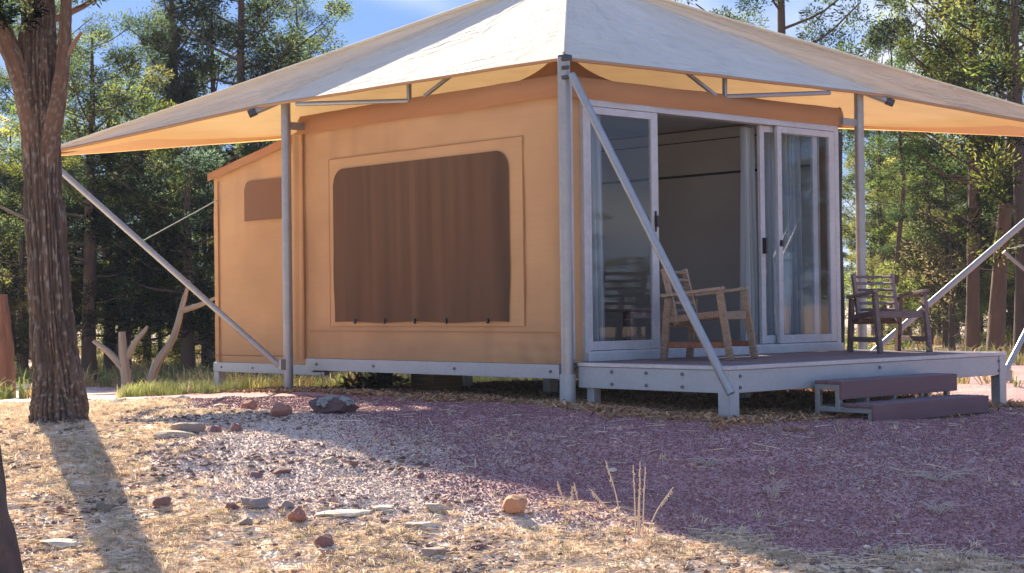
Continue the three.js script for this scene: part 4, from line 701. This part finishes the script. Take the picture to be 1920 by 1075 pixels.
  // red brown stump at the left edge and the dead white tree
  {
    const [x, z] = site(px(2, 19.2), 19.2), t = thing('broken_stump', 'tall red brown broken trunk at the left edge of the picture', 'tree stump', [x, ground(x, z), z]);
    part('trunk', sweep([V(0, -0.2, 0), V(0.01, 0.4, 0), V(-0.02, 0.9, 0), V(-0.03, 1.22, 0)], [0.15, 0.13, 0.115, 0.10], 40, 60, (a, m, R) => R * 0.22 * (vn(a * 3.2, m * 3, 13) - 0.5) * Math.min(1, a * 3, (6.283 - a) * 3), barkTint([0.16, 0.075, 0.048])), M.bark, t);
    part('splinter', sweep([V(-0.05, 1.10, 0), V(-0.06, 1.3, 0.01), V(-0.05, 1.42, 0)], [0.05, 0.03, 0.006], 10, 10, null, barkTint([0.18, 0.09, 0.055])), M.bark, t);
    const [dx, dz] = site(px(236, 18.6), 18.6), d = thing('dead_tree', 'bleached dead tree with bare leaning limbs left of the annexe', 'dead tree', [dx, ground(dx, dz), dz]), q = (a, y, f = 0) => V(a * RX + f * FX, y, a * RZ + f * FZ), pale = barkTint([0.26, 0.225, 0.185]);
    const w = (a, m, R) => R * 0.2 * (vn(a * 2, m * 4, 6) - 0.5) * Math.min(1, a * 3, (6.283 - a) * 3), add = (n, p, rd) => part(n, sweep(p, rd, 16, 40, w, pale), M.bark, d);
    add('trunk', [q(0.02, -0.15), q(-0.01, 0.2), q(-0.04, 0.5), q(-0.05, 0.72)], [0.07, 0.056, 0.052, 0.04]);
    add('limb', [q(0.0, 0.42), q(0.10, 0.60), q(0.20, 0.72), q(0.24, 0.78)], [0.04, 0.034, 0.025, 0.014]);
    add('limb', [q(-0.03, 0.3), q(-0.22, 0.5), q(-0.38, 0.62)], [0.045, 0.035, 0.02]);
    add('limb', [q(0.15, -0.15, 0.3), q(0.26, 0.3, 0.3), q(0.46, 0.62, 0.3), q(0.58, 1.02, 0.3), q(0.66, 1.3, 0.3)], [0.058, 0.052, 0.042, 0.032, 0.015]);
    add('limb', [q(0.58, 0.95, 0.3), q(0.80, 1.02, 0.3), q(1.02, 1.12, 0.3)], [0.035, 0.03, 0.012]);
  }
  // dry bracken under the floor
  {
    const [x, z] = [0.35, -3.05], t = thing('dry_bracken', 'brown dry bracken clump under the far end of the tent floor', 'plant', [x, ground(x, z), z]), r = rng(12), cl = [];
    for (let k = 0; k < 9; k++) cl.push([V((r() - 0.5) * 0.5, 0.06 + 0.12 * r(), (r() - 0.5) * 0.7), 0.09, 0.6]);
    part('fronds', leaves(cl, 60, 0.10, 0.012, [[0.30, 0.16, 0.08], [0.34, 0.21, 0.11], [0.24, 0.12, 0.07]], 4), M.leaf, t);
    const st = []; for (let k = 0; k < 10; k++) { const p = V((r() - 0.5) * 0.6, -0.05, (r() - 0.5) * 0.9); st.push(sweep([p, p.clone().add(V(0.03, 0.12, 0.02)), p.clone().add(V((r() - 0.5) * 0.2, 0.26, (r() - 0.5) * 0.2))], [0.006, 0.004], 5, 5, null, barkTint([0.45, 0.26, 0.13]))); }
    part('stems', mergeGeometries(st), M.bark, t);
  }
  // another tent of the camp, mostly beyond the right edge
  {
    const T = 24.5, [x, z] = site(px(1884, T) + 3.4, T), y = ground(x, z), t = thing('distant_tent', 'another tent whose tan fly corner and strut show at the right edge', 'tent', [x, y, z]), q = (a, h, f) => V(a * RX + f * FX, h, a * RZ + f * FZ), pk = q(0, 3.1, 0), lowTip = 0.469 + (562 - 467) / 3071 * T - y, rim = [q(-3.4, lowTip, 0), q(0, 2.3, -2.6), q(3.4, lowTip, 0), q(0, 2.3, 2.6)];
    rim.forEach((a, i) => { const b = rim[(i + 1) % 4]; part('roof_panel', sheet(8, 8, (s, u) => { const e = a.clone().lerp(b, s), p = pk.clone().lerp(e, Math.max(u, 0.01)); p.y -= 0.15 * 4 * u * (1 - u); return p; }, 4, 4), thin([0.66, 0.47, 0.30], { transmission: 0.3 }), t); });
    part('wall', (() => { const g = new THREE.BoxGeometry(2.6, 1.9, 2.6); g.rotateY(-YAW); g.translate(0, 1.2, 0); return boxUV(g); })(), M.canvas, t);
    for (const [a, f] of [[-1.9, 0], [1.9, 0], [0, -1.9], [0, 1.9]]) part('post', rod(q(a, -0.05, f), q(a, 2.2, f), 0.05), M.galv, t);
    part('strut', rod(q(-3.4, lowTip - 0.03, 0), q(-1.9, 0.35, 0), 0.03), M.galv, t);
  }
}

{
  function rockGeo(seed, sx, sy, sz, rough, slab) {
    let g = mergeVertices(new THREE.IcosahedronGeometry(1, 4).deleteAttribute('uv').deleteAttribute('normal'), 1e-4); const p = g.attributes.position, v = V();
    const r = rng(seed), cuts = []; for (let k = 0; k < 13; k++) cuts.push([V(r() - 0.5, (r() - 0.3) * 0.9, r() - 0.5).normalize(), 0.46 + 0.34 * r()]);
    for (let i = 0; i < p.count; i++) {
      v.fromBufferAttribute(p, i); for (const [n, d] of cuts) { const e = v.dot(n) - d; if (e > 0) v.addScaledVector(n, -e * 0.98); }
      const k = 1 + rough * (fbm(v.x * 2.2 + seed, v.y * 2.2, v.z * 2.2 + 9.5, 4) - 0.5) + 0.09 * (vn(v.x * 9 + seed, v.y * 9, v.z * 9 + 0.5) - 0.5);
      v.multiplyScalar(k); if (slab) v.y = Math.sign(v.y) * Math.pow(Math.abs(v.y), 0.55) * 0.75;
      p.setXYZ(i, v.x * sx, v.y * sy, v.z * sz);
    }
    g = toCreasedNormals(g, 0.42); return boxUV(g);
  }
  const RM = (c) => std(c, { map: rockTone, bumpMap: rockTone, bumpScale: 0.006, roughness: 0.95 });
  const red = RM([0.42, 0.19, 0.13]), purple = RM([0.26, 0.14, 0.125]), tan = RM([0.56, 0.42, 0.29]), pale = RM([0.76, 0.62, 0.46]), greyR = RM([0.36, 0.27, 0.22]), green = RM([0.22, 0.20, 0.16]);
  const rock = (x, z, w, h, d, mat, seed, turn, label, o = {}) => {
    const t = o.lichen ? thing('rock', label, 'rock', [x, 0, z], turn) : null, g = rockGeo(seed, w * 0.57, h * 0.68, d * 0.57, o.rough ?? 0.5, o.slab), y = ground(x, z) + h * (o.lift ?? 0.26);
    if (t) { t.position.y = y; part('stone', g, mat, t); return t; }
    const m = part('rock', g, mat); m.position.set(x, y, z); m.rotation.set(o.tx ?? 0, turn, o.tz ?? 0); return tag(m, label, 'rock');
  };
  rock(-2.37, -0.63, 0.26, 0.135, 0.17, red, 3, 0.6, 'brown red boulder with sloping left side between the round stone and the lichen rock');
  rock(-2.20, -1.28, 0.155, 0.125, 0.14, red, 4, 0.2, 'rounded red brown stone near the left steel post of the tent');
  rock(-2.29, -1.58, 0.14, 0.06, 0.10, tan, 5, 1.0, 'flat reddish block lying left of the rounded red stone', { slab: 1 });
  const lr = rock(-2.05, -0.40, 0.36, 0.15, 0.22, RM([0.15, 0.085, 0.085]), 6, -0.55, 'dark rock crusted with blue green lichen at the edge of the gravel pad', { lichen: 1 });
  { const r = rng(77), gs = []; for (let k = 0; k < 150; k++) { const c0 = [0.5, 2.6, 4.1, 5.4][k % 4], a = c0 + (r() + r() - 1) * 0.7, e = 0.25 + 0.9 * r(), s = 0.010 + 0.014 * r(), g = new THREE.IcosahedronGeometry(s, 0); g.scale(1, 0.6, 1); g.rotateX(r() * 3); g.translate(Math.cos(a) * Math.cos(e) * 0.15 + 0.01, Math.sin(e) * 0.074 + 0.004, Math.sin(a) * Math.cos(e) * 0.088); gs.push(g); } part('lichen', gs, std([0.24, 0.26, 0.245]), lr).userData = { kind: 'stuff', label: 'blue green lichen crust' }; }
  rock(-3.32, -0.40, 0.25, 0.10, 0.16, greyR, 7, -0.7, 'grey brown slab stone resting on the tan paver below the tree', { slab: 1 });
  rock(-3.47, -0.34, 0.26, 0.06, 0.17, tan, 8, -0.75, 'flat tan sandstone paver in the grass below the tree', { slab: 1 });
  rock(-3.17, -0.26, 0.12, 0.06, 0.10, purple, 9, 0.3, 'small dark stone right of the grey slab stone');
  rock(-3.06, -0.18, 0.10, 0.095, 0.09, purple, 10, 1.2, 'upright dark purple stone at the right end of the stone row');
  rock(-2.784, 2.40, 0.16, 0.13, 0.15, RM([0.55, 0.27, 0.14]), 11, 0.4, 'orange brown cube like stone at the edge of the tent shadow', { slab: 1, lift: 0.42, rough: 0.35 });
  rock(-3.85, 1.68, 0.125, 0.10, 0.10, red, 12, 0.9, 'upright pointed red stone beside the long white slab', { lift: 0.38, tz: 0.3 });
  rock(-4.00, 2.12, 0.13, 0.09, 0.11, purple, 13, 0.1, 'purple stone in the straw nearest the camera beside a red one');
  rock(-4.06, 2.25, 0.08, 0.055, 0.07, red, 14, 0.5, 'small red stone touching the purple stone in the straw');
  rock(-3.60, 1.72, 0.36, 0.04, 0.20, pale, 15, -0.7, 'long pale flat slab in the straw right of the red stone', { slab: 1 });
  rock(-3.34, 1.84, 0.17, 0.035, 0.12, pale, 16, -0.4, 'short pale flat stone between the long slab and the orange stone', { slab: 1 });
  rock(-3.385, 0.86, 0.13, 0.055, 0.10, purple, 17, 0.4, 'flattish dark stone alone in the middle of the sunlit gravel');
  rock(-3.55, 0.80, 0.09, 0.05, 0.08, purple, 18, 1.4, 'small dark stone just left of the flattish gravel stone');
  rock(-3.89, 1.30, 0.20, 0.08, 0.13, greyR, 19, -0.7, 'largest grey clod of the dark stone row in the straw');
  rock(-4.02, 1.24, 0.13, 0.06, 0.10, purple, 20, 0.3, 'middle dark clod of the stone row in the straw');
  rock(-3.76, 1.44, 0.10, 0.06, 0.09, greyR, 21, 0.8, 'grey clod closing the right end of the straw stone row');
  rock(-4.32, 0.93, 0.14, 0.075, 0.11, purple, 22, 0.2, 'dark stone between the trunk shadow and the stone row');
  rock(-4.10, 1.52, 0.09, 0.05, 0.08, greyR, 23, 0.6, 'little grey stone in front of the dark clods');
  rock(-3.015, 0.88, 0.11, 0.05, 0.09, tan, 24, 0.3, 'light brown stone at the left edge of the purple gravel');
  rock(-2.954, 1.06, 0.085, 0.05, 0.07, purple, 25, 1.0, 'pointed dark stone beside the light brown one on the gravel');
  rock(-3.125, 2.09, 0.15, 0.07, 0.11, tan, 26, -0.4, 'brown stone with straw in front, left of the orange stone');
  rock(-2.743, 1.48, 0.06, 0.035, 0.05, purple, 27, 0, 'tiny dark stone alone near the shadow edge on the gravel');
  rock(-4.62, 0.80, 0.14, 0.07, 0.10, green, 28, 0.5, 'grey green stone lying inside the trunk shadow');
  rock(-4.80, 0.62, 0.10, 0.05, 0.08, purple, 29, 0.9, 'dark red stone at the left edge of the trunk shadow');
  rock(-3.563, 2.61, 0.16, 0.06, 0.12, greyR, 30, -0.5, 'grey ridged stone low in the straw at the picture bottom', { slab: 1 });
  rock(-5.05, 1.07, 0.26, 0.04, 0.14, pale, 31, -0.8, 'pale flat slab in the grass left of the trunk shadow', { slab: 1 });
  rock(-3.315, 2.69, 0.11, 0.04, 0.09, purple, 32, 0.2, 'flat dark stone in the straw below the orange stone');
  rock(-4.276, 2.29, 0.08, 0.04, 0.07, red, 33, 0.2, 'small red stone half sunk at the bottom of the straw');
  rock(-3.36, 2.22, 0.26, 0.045, 0.15, pale, 34, -0.75, 'weathered pale slab below the brown stone in the straw', { slab: 1 });
  rock(-1.79, 2.27, 0.09, 0.025, 0.06, pale, 35, 0.4, 'pale chip of stone lying on the shaded gravel', { slab: 1 });
  rock(-2.64, -2.63, 0.20, 0.06, 0.10, pale, 36, -0.5, 'pale tilted slab beside the foot of the big tree', { slab: 1, tz: 0.25 });
  rock(-2.00, -2.99, 0.13, 0.055, 0.09, tan, 37, 0.4, 'tan stone at the edge of the green grass left of the annexe');
  rock(-1.70, -3.09, 0.13, 0.045, 0.09, pale, 38, 0.1, 'low pale stone before the green grass by the annexe leg', { slab: 1 });

  // tall dry grass stalks at the shadow edge
  const stalks = (x, z, list, label, seed) => {
    const t = thing('dry_stalks', label, 'grass stalks', [x, ground(x, z) - 0.02, z], 0), r = rng(seed), m = std([0.66, 0.50, 0.34]);
    for (const [a, h, bx, by] of list) {   // along the clearing axis: foot offset, height, lean
      const p = V(a * RX, 0, a * RZ), tip = V((a + bx) * RX, h, (a + bx) * RZ), mid = p.clone().lerp(tip, 0.55).add(V(-bx * 0.12 * RX, h * by, -bx * 0.12 * RZ));
      const st = part('stalk', sweep([p, mid, tip], [0.0045, 0.0035, 0.0022], 5, 10), m, t), gs = [];
      for (let k = 0; k < 9; k++) { const q = mid.clone().lerp(tip, 0.3 + 0.07 * k), g = new THREE.ConeGeometry(0.005, 0.035, 4); g.rotateX((r() - 0.5) * 0.8); g.rotateZ((r() - 0.5) * 0.8); g.translate(q.x, q.y, q.z); gs.push(g); }
      part('seed_head', gs, m, st);
    }
  };
  stalks(-2.535, 3.15, [[-0.06, 0.46, -0.10, 0.03], [-0.055, 0.30, -0.20, 0.0], [0.01, 0.43, -0.01, 0.0], [0.03, 0.45, 0.01, 0.0], [0.05, 0.42, 0.02, 0.0], [0.06, 0.30, 0.17, 0.0], [0.02, 0.36, 0.02, 0.02]], 'tall dry grass stalks fanning out at the edge of the tent shadow', 1);
  stalks(-2.55, 2.65, [[-0.03, 0.22, -0.05, 0.03], [0.0, 0.19, 0.01, 0.0], [0.05, 0.21, -0.03, 0.06]], 'short bent dry grass stalks left of the tall fan of stalks', 2);
  const wisps = (x, z, n, h, spread, label, seed) => {
    const t = thing('dry_tuft', label, 'dry plant', [x, ground(x, z) - 0.01, z]), r = rng(seed), gs = [];
    for (let k = 0; k < n; k++) { const a = r() * 6.283, l = spread * (0.4 + 0.8 * r()), hh = h * (0.4 + 0.8 * r()), b = V((r() - 0.5) * 0.06, 0, (r() - 0.5) * 0.06); gs.push(sweep([b, b.clone().add(V(Math.cos(a) * l * 0.4, hh * 0.8, Math.sin(a) * l * 0.4)), b.clone().add(V(Math.cos(a) * l, hh * (0.6 + 0.5 * r()), Math.sin(a) * l))], [0.0026, 0.0016], 4, 6)); }
    part('stems', gs, std([0.50, 0.42, 0.36]), t).userData = { kind: 'stuff' };
  };
  const onPad = (a, T) => site(a, T);
  { const q = onPad(1.28, 10.75); wisps(q[0], q[1], 26, 0.06, 0.17, 'pale flattened dry tuft on the purple gravel right of the tall stalks', 5); }
  { const q = onPad(1.60, 10.15); wisps(q[0], q[1], 22, 0.12, 0.12, 'thin upright dry tuft nearest the camera on the shaded gravel', 6); }
  { const q = onPad(2.70, 10.5); wisps(q[0], q[1], 24, 0.08, 0.24, 'wide dry tuft on the gravel in front of the steps', 7); }
  { const q = onPad(2.55, 9.9); wisps(q[0], q[1], 22, 0.10, 0.16, 'dry tuft low in the shade at the right side of the gravel', 8); }
  const peg = part('marker_peg', rod(V(-2.40, ground(-2.40, 1.62) - 0.03, 1.62), V(-2.40, ground(-2.40, 1.62) + 0.065, 1.62), 0.006, 0.005, 8), M.white); tag(peg, 'tiny white peg standing at the shadow edge on the gravel', 'peg');
}

renderer.render(scene, camera);
